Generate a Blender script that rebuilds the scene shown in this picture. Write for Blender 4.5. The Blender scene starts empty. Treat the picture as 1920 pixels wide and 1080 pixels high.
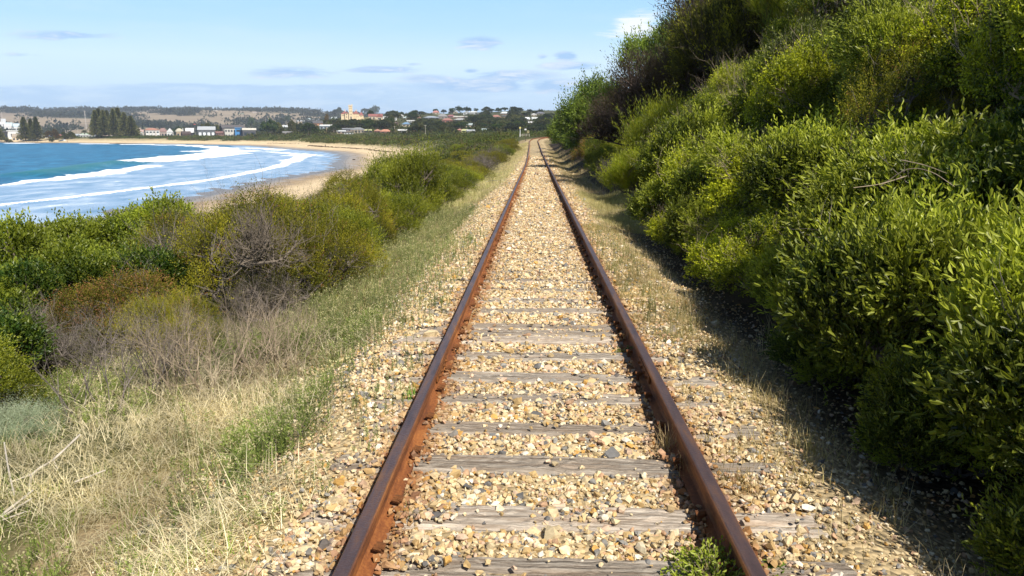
import bpy, math, random
import numpy as np
from mathutils import Vector
scene = bpy.context.scene
COL = scene.collection
R = np.random.default_rng(7)
random.seed(7)
# ---------------------------------------------------------------- camera
F = 1450.0; HZ = 247.0; VX = 1005.0; CAM = np.array([-0.065, 0.0, 10.0])
PITCH = math.atan((540-HZ)/F); YAW = math.atan((VX-960)/F*math.cos(PITCH))
cam_data = bpy.data.cameras.new('camera'); cam = bpy.data.objects.new('camera', cam_data); COL.objects.link(cam)
cam_data.sensor_width = 36.0; cam_data.lens = F/1920*36; cam_data.clip_end = 20000; cam_data.clip_start = 0.05
cam.location = CAM; cam.rotation_euler = (math.pi/2-PITCH, 0, YAW)
scene.camera = cam
# ---------------------------------------------------------------- sun, sky, exposure
SUN_EL = math.radians(46); SUN_DIR = np.array([0.57, -0.82])     # horizontal direction towards the sun
SUN_DIR = SUN_DIR/np.linalg.norm(SUN_DIR)
sd = bpy.data.lights.new('sun', 'SUN'); sun = bpy.data.objects.new('sun', sd); COL.objects.link(sun)
sd.energy = 5.0; sd.angle = math.radians(0.5); sd.color = (1.0, 0.94, 0.84)
sv = Vector((SUN_DIR[0]*math.cos(SUN_EL), SUN_DIR[1]*math.cos(SUN_EL), math.sin(SUN_EL)))
sun.rotation_euler = sv.to_track_quat('Z', 'Y').to_euler(); sun.location = (20, -20, 40)
scene.view_settings.view_transform = 'Standard'; scene.view_settings.look = 'None'
scene.view_settings.exposure = 0.58; scene.view_settings.gamma = 1
world = bpy.data.worlds.new('World'); scene.world = world; world.use_nodes = True

class N:
    """small node-tree writer"""
    def __init__(s, tree): s.t = tree; s.n = tree.nodes; s.l = tree.links
    def put(s, inp, v):
        if isinstance(v, bpy.types.NodeSocket): s.l.new(v, inp)
        elif v is not None:
            if isinstance(v, (tuple, list)) and len(v) == 3 and inp.type == 'RGBA': v = (*v, 1)
            inp.default_value = v
    def math(s, op, a, b=None, c=None, clamp=False):
        m = s.n.new('ShaderNodeMath'); m.operation = op; m.use_clamp = clamp
        for i, v in enumerate((a, b, c)): s.put(m.inputs[i], v)
        return m.outputs[0]
    def mix(s, f, a, b, blend='MIX'):
        m = s.n.new('ShaderNodeMix'); m.data_type = 'RGBA'; m.blend_type = blend
        s.put(m.inputs['Factor'], f); s.put(m.inputs[6], a); s.put(m.inputs[7], b); return m.outputs[2]
    def noise(s, vec, scale, detail=4, rough=.55, dist=0, out=0):
        m = s.n.new('ShaderNodeTexNoise'); s.put(m.inputs['Vector'], vec); m.inputs['Scale'].default_value = scale
        m.inputs['Detail'].default_value = detail; m.inputs['Roughness'].default_value = rough; m.inputs['Distortion'].default_value = dist
        return m.outputs[out]
    def ramp(s, f, stops):
        m = s.n.new('ShaderNodeValToRGB'); s.put(m.inputs[0], f); e = m.color_ramp.elements
        while len(e) < len(stops): e.new(0.5)
        for i, (p, c) in enumerate(stops):
            e[i].position = p; e[i].color = (*c, 1) if not isinstance(c, float) else (c, c, c, 1)
        return m.outputs[0]
    def smooth(s, v, lo, hi, a=0., b=1.):
        m = s.n.new('ShaderNodeMapRange'); m.interpolation_type = 'SMOOTHSTEP'
        for i, x in enumerate((v, lo, hi, a, b)): s.put(m.inputs[i], x)
        return m.outputs[0]
    def vmul(s, vec, k):
        m = s.n.new('ShaderNodeVectorMath'); m.operation = 'MULTIPLY'; s.put(m.inputs[0], vec); m.inputs[1].default_value = k; return m.outputs[0]
    def bump(s, h, strength, dist):
        m = s.n.new('ShaderNodeBump'); s.put(m.inputs['Height'], h); m.inputs['Strength'].default_value = strength; m.inputs['Distance'].default_value = dist; return m.outputs[0]

def px_dir(px, py):
    """world direction (y = 1) through a photo pixel"""
    a = (px-960)/F; b = (540-py)/F
    cp, sp = math.cos(PITCH), math.sin(PITCH)
    y0 = cp + b*sp; z0 = -sp + b*cp; x0 = a
    x = x0*math.cos(YAW) - y0*math.sin(YAW); y = x0*math.sin(YAW) + y0*math.cos(YAW)
    return np.array([x/y, 1.0, z0/y])

def build_sky():
    t = world.node_tree; t.nodes.clear(); n = N(t)
    out = t.nodes.new('ShaderNodeOutputWorld'); bg = t.nodes.new('ShaderNodeBackground')
    sky = t.nodes.new('ShaderNodeTexSky'); sky.sky_type = 'NISHITA'; sky.sun_disc = False
    sky.sun_elevation = SUN_EL; sky.sun_rotation = math.atan2(SUN_DIR[0], SUN_DIR[1])
    sky.air_density = 1.0; sky.dust_density = 0.35; sky.ozone_density = 2.4; sky.altitude = 10
    tc = t.nodes.new('ShaderNodeTexCoord'); sep = t.nodes.new('ShaderNodeSeparateXYZ'); t.links.new(tc.outputs['Generated'], sep.inputs[0])
    y = n.math('MAXIMUM', sep.outputs[1], 0.02)
    u = n.math('DIVIDE', sep.outputs[0], y); v = n.math('DIVIDE', sep.outputs[2], y)
    cmb = t.nodes.new('ShaderNodeCombineXYZ'); n.put(cmb.inputs[0], u); n.put(cmb.inputs[1], n.math('MULTIPLY', v, 6.5))
    nz = n.noise(cmb.outputs[0], 15, 9, .66, .5); nb = n.noise(cmb.outputs[0], 3.2, 5, .6, .2)
    zz = sep.outputs[2]
    low = n.ramp(n.math('MULTIPLY', zz, 5.0), [(0, (2.9, 3.85, 5.25)), (.25, (4.1, 4.75, 5.5)), (.42, (4.3, 4.95, 5.6)), (.62, (3.1, 4.3, 5.5)), (.95, (2.15, 3.65, 5.5))])
    low = n.mix(1., low, (2.08, 2.36, 2.50), 'MULTIPLY')
    base = n.mix(n.smooth(zz, .16, .40, 1., 0.), sky.outputs[0], low)
    # long flat cloud bank over the hills
    edge = n.math('ADD', 87/F, n.math('MULTIPLY', n.math('SUBTRACT', n.noise(cmb.outputs[0], 9, 5, .6), .5), .016))
    bank = n.math('MULTIPLY', n.smooth(n.math('SUBTRACT', edge, v), -.0008, .0035), n.smooth(u, -.22, .0, 1., .35))
    bcol = n.mix(n.smooth(nz, .4, .65), (6.0, 8.9, 12.5), (7.9, 10.4, 13.2))
    base = n.mix(n.math('MULTIPLY', bank, .85), base, bcol)
    mask = None
    for (px, py, wx, wy, k) in [(545, 136, 105, 13, .62), (715, 131, 85, 9, .7), (800, 148, 60, 10, .6), (900, 80, 50, 14, .8), (882, 133, 25, 6, .6),
                                (1062, 105, 28, 10, .85), (1018, 107, 14, 6, .5), (1070, 124, 65, 9, .8), (960, 142, 110, 12, .7), (900, 160, 150, 18, .8), (1040, 160, 90, 16, .75), (120, 66, 120, 12, .6), (40, 103, 60, 6, .35),
                                (1500, 120, 260, 40, 1.), (770, 120, 30, 5, .4)]:
        d = px_dir(px, py)
        e = n.math('SQRT', n.math('ADD', n.math('POWER', n.math('DIVIDE', n.math('SUBTRACT', u, d[0]), wx/F), 2), n.math('POWER', n.math('DIVIDE', n.math('SUBTRACT', v, d[2]), wy/F), 2)))
        m = n.math('MULTIPLY', n.math('SUBTRACT', 1.15, e), k)
        mask = m if mask is None else n.math('MAXIMUM', mask, m)
    f = n.smooth(n.math('ADD', n.math('MULTIPLY', mask, .8), n.math('MULTIPLY', n.math('SUBTRACT', nz, .5), 1.5)), 0.10, .40)
    cloud = n.mix(n.smooth(nz, .42, .68), (5.0, 8.0, 12.2), (9.8, 11.2, 13.1))
    c1 = n.mix(n.math('MULTIPLY', f, .95), base, cloud)
    d = px_dir(1192, 50)                                      # one bright puff beside the tall shrubs
    e = n.math('SQRT', n.math('ADD', n.math('POWER', n.math('DIVIDE', n.math('SUBTRACT', n.math('ADD', u, n.math('MULTIPLY', v, -.35)), d[0]-.35*d[2]), 62/F), 2), n.math('POWER', n.math('DIVIDE', n.math('SUBTRACT', v, d[2]), 30/F), 2)))
    p = n.smooth(n.math('ADD', n.math('SUBTRACT', 1.0, e), n.math('MULTIPLY', n.math('SUBTRACT', nz, .5), 2.6)), 0.0, .8)
    c2 = n.mix(n.math('MULTIPLY', p, .8), c1, (14, 14, 14))
    high = n.smooth(nb, .5, .72)                              # faint high veil
    c3 = n.mix(n.math('MULTIPLY', high, .15), c2, (11.2, 12.2, 13.2))
    t.links.new(c3, bg.inputs[0]); bg.inputs[1].default_value = 0.055
    t.links.new(bg.outputs[0], out.inputs[0])
build_sky()
scene.cycles.volume_step_rate = 4; scene.cycles.volume_bounces = 1
scene.cycles.max_bounces = 6; scene.cycles.transparent_max_bounces = 8

# ---------------------------------------------------------------- helpers
def new_mesh(name, V, faces=None, quads=None, tris=None, cols=None, mat=None, smooth=False):
    me = bpy.data.meshes.new(name)
    V = np.asarray(V, dtype=np.float32).reshape(-1, 3)
    if faces is not None:
        me.from_pydata(V.tolist(), [], [list(map(int, f)) for f in faces])
    else:
        q = np.zeros((0, 4), int) if quads is None else np.asarray(quads, dtype=np.int32).reshape(-1, 4)
        t = np.zeros((0, 3), int) if tris is None else np.asarray(tris, dtype=np.int32).reshape(-1, 3)
        me.vertices.add(len(V)); me.vertices.foreach_set('co', V.ravel())
        loops = np.concatenate([q.ravel(), t.ravel()]).astype(np.int32)
        me.loops.add(len(loops)); me.loops.foreach_set('vertex_index', loops)
        me.polygons.add(len(q)+len(t))
        st = np.concatenate([np.arange(len(q))*4, len(q)*4+np.arange(len(t))*3]).astype(np.int32)
        me.polygons.foreach_set('loop_start', st)
        me.update(calc_edges=True)
    me.polygons.foreach_set('use_smooth', [smooth]*len(me.polygons))
    if cols is not None:
        a = me.color_attributes.new('col', 'FLOAT_COLOR', 'POINT')
        c = np.ones((len(V), 4), np.float32); c[:, :3] = cols; a.data.foreach_set('color', c.ravel())
    if mat: me.materials.append(mat)
    me.update(); return me
def obj(name, me, parent=None, loc=None, rz=0, sc=None):
    o = bpy.data.objects.new(name, me); COL.objects.link(o)
    if parent: o.parent = parent
    if loc is not None: o.location = loc
    if rz: o.rotation_euler.z = rz
    if sc is not None: o.scale = sc if hasattr(sc, '__len__') else (sc,)*3
    return o
def tag(o, label, cat, group=None):
    o['label'] = label; o['category'] = cat
    if group: o['group'] = group
    return o
def struct(o): o['kind'] = 'structure'; return o
def stuff(o, label, cat): o['kind'] = 'stuff'; o['label'] = label; o['category'] = cat; return o
def empty(name, label, cat, loc, rz=0, group=None, sc=None):
    o = bpy.data.objects.new(name, None); COL.objects.link(o); o.location = loc; o.rotation_euler.z = rz; o.empty_display_size = .2
    if sc is not None: o.scale = sc if hasattr(sc, '__len__') else (sc,)*3
    return tag(o, label, cat, group)

def mat(name, rough=.8, spec=.3):
    m = bpy.data.materials.new(name); m.use_nodes = True; b = m.node_tree.nodes['Principled BSDF']
    b.inputs['Roughness'].default_value = rough; b.inputs['Specular IOR Level'].default_value = spec
    return m, N(m.node_tree), b
def attr(n): a = n.n.new('ShaderNodeAttribute'); a.attribute_name = 'col'; return a.outputs[0]
def pos(n): return n.n.new('ShaderNodeNewGeometry').outputs['Position']
def ocoord(n): return n.n.new('ShaderNodeTexCoord').outputs['Object']
def flat_mat(name, c, rough=.75, var=.25, scale=3.0, bump=0.0, spec=.3, metal=0):
    m, n, b = mat(name, rough, spec); co = ocoord(n)
    z = n.noise(co, scale, 5, .6)
    dark = tuple(x*(1-var) for x in c); lite = tuple(min(1, x*(1+var*.6)) for x in c)
    n.put(b.inputs['Base Color'], n.ramp(z, [(.3, dark), (.7, lite)])); b.inputs['Metallic'].default_value = metal
    if bump: n.put(b.inputs['Normal'], n.bump(n.noise(co, scale*8, 4), bump, .02))
    return m
def leaf_mat(name, tint=(1, 1, 1), trans=.35, rough=.42, spec=.35, vary=.35):
    m, n, b = mat(name, rough, spec)
    oi = n.n.new('ShaderNodeObjectInfo').outputs['Random']
    k = n.math('ADD', n.math('MULTIPLY', oi, vary), 1-vary/2)
    c = n.mix(1.0, attr(n), tint, 'MULTIPLY')
    z = n.noise(pos(n), 1.1, 3); k = n.math('MULTIPLY', k, n.smooth(z, .3, .7, .68, 1.3))
    vm = n.n.new('ShaderNodeVectorMath'); vm.operation = 'SCALE'; n.put(vm.inputs[0], c); n.put(vm.inputs['Scale'], k)
    n.put(b.inputs['Base Color'], vm.outputs[0])
    if trans:
        tr = n.n.new('ShaderNodeBsdfTranslucent'); n.put(tr.inputs[0], n.mix(1.0, vm.outputs[0], (1.5, 1.6, .6), 'MULTIPLY'))
        mx = n.n.new('ShaderNodeMixShader'); mx.inputs[0].default_value = trans
        n.l.new(b.outputs[0], mx.inputs[1]); n.l.new(tr.outputs[0], mx.inputs[2])
        n.l.new(mx.outputs[0], n.n['Material Output'].inputs[0])
    return m
def attr_mat(name, rough=.85, spec=.2, nscale=0, nvar=.3, bumpk=0):
    m, n, b = mat(name, rough, spec); c = attr(n)
    if nscale: 
        z = n.noise(ocoord(n), nscale, 5); g = n.ramp(z, [(.3, 1-nvar), (.7, 1+nvar*.0)])
        c = n.mix(1.0, c, g, 'MULTIPLY')
        if bumpk: n.put(b.inputs['Normal'], n.bump(z, bumpk, .01))
    n.put(b.inputs['Base Color'], c); return m

# ---------------------------------------------------------------- ground shape
def smooth(a, b, x):
    t = np.clip((np.asarray(x, float)-a)/(b-a), 0, 1); return t*t*(3-2*t)
def zrail(y):
    return np.interp(y, [-10, 0, 63, 90, 121, 168, 205, 260, 400], [8.42, 8.30, 7.52, 7.47, 7.72, 8.36, 8.95, 9.2, 9.2])
PATH = np.array([(0, -8), (0, 30), (0, 60), (-.12, 90), (-.3, 125), (-.5, 155), (-.3, 170), (.8, 183), (4.0, 196), (10, 206), (20, 213), (36, 218), (60, 221)], float)
def catmull(P, n=14):
    out = []
    Q = np.vstack([2*P[0]-P[1], P, 2*P[-1]-P[-2]])
    for i in range(1, len(Q)-2):
        p0, p1, p2, p3 = Q[i-1:i+3]
        for t in np.arange(n)/n:
            out.append(.5*((2*p1)+(-p0+p2)*t+(2*p0-5*p1+4*p2-p3)*t*t+(-p0+3*p1-3*p2+p3)*t**3))
    out.append(P[-1]); return np.array(out)
PC = catmull(PATH)
SHORE = np.array([(-50, -400), (-51, -100), (-53, 40), (-54, 78), (-55.5, 113), (-58, 160), (-57, 210), (-66, 245), (-73, 279), (-88, 340), (-106, 390), (-122, 414), (-155, 468), (-208, 564), (-289, 630), (-374, 674), (-502, 725), (-900, 800), (-3000, 950)], float)
SEAPOLY = np.vstack([SHORE, [(-9000, 950), (-9000, -400)]])
def seg_dist(x, y, P):
    d = np.full(np.shape(x), 1e9)
    for a, b in zip(P[:-1], P[1:]):
        ab = b-a; t = np.clip(((x-a[0])*ab[0]+(y-a[1])*ab[1])/(ab@ab), 0, 1)
        d = np.minimum(d, np.hypot(x-a[0]-t*ab[0], y-a[1]-t*ab[1]))
    return d
def in_poly(x, y, P):
    c = np.zeros(np.shape(x), bool); j = len(P)-1
    for i in range(len(P)):
        xi, yi = P[i]; xj, yj = P[j]
        c ^= ((yi > y) != (yj > y)) & (x < (xj-xi)*(y-yi)/((yj-yi) or 1e-9)+xi); j = i
    return c
def sdist(x, y):
    d = seg_dist(x, y, SHORE); return np.where(in_poly(x, y, SEAPOLY), -d, d)
def wob(x, y, s, ph=0):
    return (np.sin(x/s+1.3*ph)*np.cos(y/(s*1.3)+ph)+.6*np.sin((x+y)/(s*.61)+2*ph)+.4*np.cos((x-1.7*y)/(s*.37)+ph))/2
def upx(x, y): return VX+F*(x/np.maximum(y, 1))      # azimuth of a ground point as the photo's column
def H(x, y):
    x = np.asarray(x, float); y = np.asarray(y, float)
    s = sdist(x, y); u = upx(x, y)
    zc = zrail(y)-.19
    pathx = np.interp(y, PC[:, 1], PC[:, 0]); dx = x-pathx
    Z = 4.6+(zc-4.6)*np.exp(-(np.minimum(dx, 0)/110)**2)
    shape = np.interp(s, [-40, 0, 12, 24, 30, 38, 45, 50, 54], [-.12, 0, .05, .17, .30, .60, .88, .955, 1.0])
    z = Z*shape
    flat = np.exp(-(np.maximum(np.abs(dx)-1.3, 0)/.9)**2)          # firm bed under the track
    near = (y < 190)
    z = np.where(near, z*(1-flat)+zc*flat, z)
    z = z-np.where(near, .22*smooth(1.45, 2.3, np.abs(dx))*(1-smooth(4, 9, np.abs(dx))), 0)
    z = z+.10*wob(x, y, 1.9, 1)*smooth(2.2, 4, np.abs(dx))+.35*wob(x, y, 9, 2)*smooth(5, 14, np.abs(dx))*smooth(10, 40, s)
    z = z+.45*np.exp(-((x+8.6)/2.8)**2)*smooth(5, 10, y)*(1-smooth(16, 28, y))
    t = np.maximum(dx-2.5, 0)
    bank = np.minimum(7.5, .85*t*t/(t+.7))
    bank = bank*(1-smooth(105, 150, y)*.8)*(1-smooth(150, 180, y))
    z = z+np.where(x > pathx, bank, 0)
    A = np.interp(u, [440, 520, 570, 620, 700, 760, 850, 1000, 1300], [0, 3, 9, 17, 22, 27, 33, 36, 36])
    y1 = np.interp(u, [440, 560, 700, 760, 850, 1200], [900, 860, 900, 1050, 1250, 1300])
    hillt = smooth(560, 1, 0) if False else np.clip((y-560)/(y1-560), 0, 1)
    hill = A*(hillt**1.1)*(1+.07*wob(x, y, 60, 3)*hillt)*(1-smooth(1330, 1600, y))
    z = z+np.where(y > 400, hill, 0)
    far = np.interp(u, [-600, 0, 120, 300, 350, 400, 460, 560, 760, 1100], [100, 99, 101, 104, 101, 96, 90, 84, 70, 60])
    ft = smooth(1350, 3600, y)
    z = z+far*ft*(1+.16*wob(x, y, 260, 4)*(1-smooth(3000, 3600, y)))+10*wob(x, y, 170, 6)*smooth(1300, 1800, y)*(1-smooth(2900, 3500, y))
    return z
def h1(x, y): return float(H(np.array([x]), np.array([y]))[0])
def on_ray(px, py, lo=150, hi=4500):
    """where the line of sight through a photo pixel meets the land"""
    d = px_dir(px, py); D = np.geomspace(lo, hi, 1500)
    z = CAM[2]+D*d[2]; g = H(CAM[0]+D*d[0], D)
    k = np.nonzero(z <= g)[0]
    i = k[0] if len(k) else int(np.argmin(np.abs(z-g)))
    return np.array([CAM[0]+D[i]*d[0], D[i], g[i]])
def at_d(px, D): 
    d = px_dir(px, HZ); x = CAM[0]+D*d[0]; return np.array([x, D, h1(x, D)])

def build_terrain():
    xs = np.unique(np.concatenate([np.arange(-7, 5, .12), np.arange(-100, -7, .8), np.arange(5, 25, .5), -100-np.geomspace(1, 6500, 110), 25+np.geomspace(1, 3500, 60)]))
    ys = np.unique(np.concatenate([np.arange(-8, 14, .13), np.arange(14, 60, .5), np.arange(60, 300, 2), np.arange(300, 1400, 8), np.arange(1400, 4200, 28), np.geomspace(4200, 9500, 14)]))
    X, Y = np.meshgrid(xs, ys); Z = H(X, Y); S = sdist(X, Y); U = upx(X, Y)
    rr = R.random(X.shape)
    pathx = np.interp(Y, PC[:, 1], PC[:, 0]); dx = X-pathx
    C = np.zeros(X.shape+(3,)); 
    def lay(mask, c): C[...] = C*(1-mask[..., None])+np.array(c)*mask[..., None]
    lay(np.ones(X.shape), (.060, .068, .022))                                  # scrub soil
    lay(np.clip(smooth(-.4, .6, wob(X, Y, 14, 5)), 0, 1)*.7, (.085, .082, .032))
    verge = np.exp(-(np.maximum(np.abs(dx)-2.9, 0)/.5)**2)*(Y < 190)
    lay(verge, (.30, .225, .125))
    lay(verge*smooth(.1, .6, wob(X, Y, 1.3, 2)), (.22, .19, .08))
    lay(np.exp(-(np.maximum(np.abs(dx)-1.75, 0)/.35)**2)*(Y < 225), (.47, .36, .205))       # ballast
    lay(np.exp(-((np.abs(dx)-.835)/.16)**2)*(Y < 225)*.8, (.26, .12, .045))
    lay(smooth(1.9, 2.5, X-pathx+.25*wob(X, Y, .9, 3))*(1-smooth(17.5, 18.5, Y)), (.07, .05, .03)); lay(((X > 2.8+pathx) & (Y < 150)).astype(float), (.05, .035, .02))          # leaf litter on the bank; darker tone over the verge paints in bush shade
    lay(1-smooth(30, 37, S+3*wob(X, Y, 7, 3)-9*smooth(400, 500, Y)), (.66, .51, .32))                # dry sand
    lay(smooth(30, 38, S)*(1-smooth(38, 52, S))*(Y > 300)*.55, (.30, .27, .12))
    lay(1-smooth(9, 16, S+1.5*wob(X, Y, 22, 1)), (.37, .27, .165))               # damp sand
    lay(1-smooth(4, 7, S+.8*wob(X, Y, 15, 2)), (.19, .14, .10))
    farm = smooth(1350, 1600, Y)
    lay(farm, (.30, .235, .16))
    w2 = wob(X, Y, 130, 7)+.5*wob(X, Y, 47, 1)
    lay(farm*smooth(.24, .36, w2), (.055, .060, .036))
    lay(farm*smooth(.3, .4, wob(X, Y, 210, 3))*.5, (.20, .155, .115))
    townv = (Y > 640)*(Y < 1350)*smooth(44, 50, S)
    lay(townv*1., (.075, .078, .035))
    dc = px_dir(690, HZ)
    lay(townv*np.exp(-((U-690)/45)**4)*smooth(800, 830, Y)*(1-smooth(930, 960, Y)), (.19, .17, .08))
    C *= (.88+.24*rr)[..., None]
    ny, nx = X.shape; idx = np.arange(nx*ny).reshape(ny, nx)
    q = np.stack([idx[:-1, :-1], idx[:-1, 1:], idx[1:, 1:], idx[1:, :-1]], -1).reshape(-1, 4)
    m, n, b = mat('ground_surface', .9, .15)
    p = pos(n); c = attr(n)
    vor = n.n.new('ShaderNodeTexVoronoi'); n.put(vor.inputs['Vector'], p); vor.inputs['Scale'].default_value = 24
    hsv = n.n.new('ShaderNodeSeparateColor'); n.l.new(vor.outputs['Color'], hsv.inputs[0])
    near = n.smooth(n.n.new('ShaderNodeSeparateXYZ').outputs[0], 0, 1)
    k = n.ramp(hsv.outputs[0], [(0, .62), (.55, 1.0), (1, 1.18)])
    sx = n.n.new('ShaderNodeSeparateXYZ'); n.put(sx.inputs[0], p)
    onbed = n.math('MULTIPLY', n.smooth(n.math('ABSOLUTE', sx.outputs[0]), 2.2, 3.4, 1., 0.), n.smooth(sx.outputs[1], 190, 230, 1., 0.))
    c = n.mix(onbed, c, n.mix(1., c, k, 'MULTIPLY'))
    big = n.noise(p, .35, 6, .62); c = n.mix(1., c, n.ramp(big, [(.3, .78), (.7, 1.12)]), 'MULTIPLY')
    fine = n.noise(p, 9, 5, .65); c = n.mix(1., c, n.ramp(fine, [(.3, .80), (.7, 1.12)]), 'MULTIPLY')
    n.put(b.inputs['Base Color'], c)
    hh = n.math('ADD', n.math('MULTIPLY', n.math('MULTIPLY', vor.outputs['Distance'], onbed), -1.6), n.math('MULTIPLY', fine, .8))
    n.put(b.inputs['Normal'], n.bump(hh, .6, .03))
    # wet sand by the water shines
    wet = n.smooth(sx.outputs[2], .12, .5, .28, .9); n.put(b.inputs['Roughness'], wet)
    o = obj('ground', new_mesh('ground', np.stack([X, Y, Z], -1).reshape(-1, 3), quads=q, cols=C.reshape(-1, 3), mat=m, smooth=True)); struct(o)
build_terrain()

def ground_px(px, py, z=0.):
    d = px_dir(px, py); D = (CAM[2]-z)/(-d[2]); return np.array([CAM[0]+d[0]*D, D])
def build_sea():
    # the tessellation gets coarser with distance
    Ds = 1/np.linspace(1/40, 1/760, 330); us = np.linspace(-1.05, -.10, 420)
    Ds = np.concatenate([[12, 25], Ds, [800, 900, 1000]]); us = np.concatenate([np.linspace(-6, -1.06, 60), us])
    U, D = np.meshgrid(us, Ds); X = U*D; Y = D.copy()
    S = sdist(X, Y)
    def band(pts, w0, w1=None):
        """white water round a line on the sea, with half widths in metres"""
        P = np.array([ground_px(*p) for p in pts]); w1 = w0 if w1 is None else w1
        best = np.full(X.shape, 9.)
        for i, (a, b) in enumerate(zip(P[:-1], P[1:])):
            ab = b-a; t = np.clip(((X-a[0])*ab[0]+(Y-a[1])*ab[1])/(ab@ab), 0, 1)
            w = w0+(w1-w0)*(i+t)/(len(P)-1)
            best = np.minimum(best, np.hypot(X-a[0]-t*ab[0], Y-a[1]-t*ab[1])/w)
        return best*(1+.42*wob(X, Y, 9, 1)+.25*wob(X, Y, 3.1, 4))
    foam = np.zeros(X.shape)
    A = band([(235, 307), (275, 305), (330, 300), (400, 292.5), (437, 287)], 4.5, 9)
    A2 = band([(437, 285), (410, 277), (380, 274.5), (340, 272.5), (280, 271), (200, 269.8), (100, 269), (0, 268.3), (-150, 267.6)], 9, 5)
    A3 = band([(405, 283), (428, 283)], 14, 20)
    B = band([(92, 339), (140, 333), (190, 327), (240, 319), (279, 312)], 3.2, 4)
    B2 = band([(-60, 352), (20, 346), (60, 341), (95, 338)], 1.3, 2.2)
    Cc = band([(-120, 399), (0, 386), (115, 373), (250, 356.5), (320, 348), (400, 337), (460, 326), (520, 313)], .9, 1.8)
    C2 = band([(520, 313), (555, 298), (578, 290)], 2.2, 4)
    Dd = band([(455, 277), (500, 279), (530, 280)], 7, 10)
    E = band([(500, 284), (560, 289), (577, 292)], 4, 9)
    for g, k in ((A, 1), (A2, 1), (A3, 1), (B, 1), (B2, .75), (Cc, 1), (C2, .85), (Dd, .6), (E, .55)):
        foam = np.maximum(foam, k*(1-smooth(.65, 1.25, g)))
    # churned water between the breaker line and the beach
    brk = np.array([ground_px(*p) for p in [(-400, 372), (-60, 350), (20, 345), (95, 336), (240, 316), (279, 308), (330, 302), (437, 289), (445, 284), (430, 272)]])
    inner_poly = np.vstack([brk, [(-100, 640), (-20, 640), (-20, -100), (-400, -100)]])
    inner = in_poly(X, Y, inner_poly).astype(float)
    edge = seg_dist(X, Y, brk)/(.02*Y+1.5)
    inner = np.where(inner > 0, smooth(-1, .8, edge), 0*edge)
    swell = .5+.5*np.sin(seg_dist(X, Y, brk)*.14*80/np.maximum(Y, 30))
    Z = .02+.10*wob(X, Y, 6, 1)*smooth(-3, -12, -np.abs(S))*0
    face = band([(60, 330), (120, 323), (190, 312), (215, 309), (250, 304.5), (330, 297), (400, 290)], 5.5, 8)
    Z = Z+1.15*np.exp(-(face*1.0)**2)*(S < -8)+.35*np.exp(-B**2)+.25*np.exp(-Cc**2)
    Z = Z+.16*wob(X, Y, 5.1, 2)*smooth(8, 30, -S)*(1-.7*inner)
    ff = .0+1*(np.exp(-(face*1.0)**2))*(1-foam)
    C = np.stack([foam, inner, ff], -1)
    keep = S < 9
    ny, nx = X.shape; idx = np.arange(nx*ny).reshape(ny, nx)
    q = np.stack([idx[:-1, :-1], idx[:-1, 1:], idx[1:, 1:], idx[1:, :-1]], -1).reshape(-1, 4)
    q = q[keep.reshape(-1)[q].all(1)]
    m, n, b = mat('sea_water', .35, .18)
    sc = n.n.new('ShaderNodeSeparateColor'); n.put(sc.inputs[0], attr(n)); foam_, inner_, face_ = sc.outputs
    p = pos(n)
    ps = n.vmul(p, (1., .45, 1.))
    big = n.noise(ps, .035, 5, .6); mid = n.noise(ps, .22, 6, .65, .6); fine = n.noise(p, 1.3, 5, .65)
    deep = n.ramp(big, [(.3, (.004, .070, .155)), (.7, (.008, .120, .245))])
    deep = n.mix(n.smooth(mid, .40, .66), deep, (.022, .19, .36))
    deep = n.mix(face_, deep, (.02, .15, .17))
    churn = n.ramp(mid, [(.28, (.13, .25, .40)), (.50, (.25, .37, .53)), (.63, (.40, .50, .62)), (.76, (.72, .77, .82))])
    c = n.mix(inner_, deep, churn)
    lace = n.noise(p, .55, 6, .7, 1.0)
    w = n.smooth(n.math('ADD', n.math('ADD', foam_, n.math('MULTIPLY', n.math('SUBTRACT', mid, .5), 1.3)), n.math('MULTIPLY', n.math('SUBTRACT', lace, .5), 1.9)), .30, .62)
    c = n.mix(w, c, (.84, .86, .88)); n.put(b.inputs['Base Color'], c)
    n.put(b.inputs['Roughness'], n.mix(n.math('MAXIMUM', w, n.math('MULTIPLY', inner_, .45)), (.38, .38, .38), (.8, .8, .8)))
    hgt = n.math('ADD', n.math('MULTIPLY', n.noise(ps, .5, 6, .65), 1.0), n.math('MULTIPLY', fine, .25))
    n.put(b.inputs['Normal'], n.bump(hgt, .5, .5))
    o = obj('sea', new_mesh('sea', np.stack([X, Y, Z], -1).reshape(-1, 3), quads=q, cols=C.reshape(-1, 3), mat=m, smooth=True)); struct(o)
build_sea()

# ---------------------------------------------------------------- tubes, leaves, blades
def tubes(segs, k=4):
    """segs: (p0, p1, r0, r1) -> verts, quads"""
    P0 = np.array([s[0] for s in segs], float); P1 = np.array([s[1] for s in segs], float)
    r0 = np.array([s[2] for s in segs], float); r1 = np.array([s[3] for s in segs], float)
    d = P1-P0; d /= np.linalg.norm(d, axis=1, keepdims=True)+1e-9
    a = np.cross(d, np.where(np.abs(d[:, 2:3]) > .9, [[1., 0, 0]], [[0, 0, 1.]])); a /= np.linalg.norm(a, axis=1, keepdims=True)+1e-9
    b = np.cross(d, a); ang = np.arange(k)/k*2*math.pi
    ring = a[:, None]*np.cos(ang)[None, :, None]+b[:, None]*np.sin(ang)[None, :, None]
    V = np.concatenate([P0[:, None]+ring*r0[:, None, None], P1[:, None]+ring*r1[:, None, None]], 1)
    n = len(segs); base = np.arange(n)[:, None]*(2*k); i = np.arange(k); j = (i+1) % k
    Q = np.stack([base+i, base+j, base+k+j, base+k+i], -1).reshape(-1, 4)
    return V.reshape(-1, 3), Q
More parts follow.
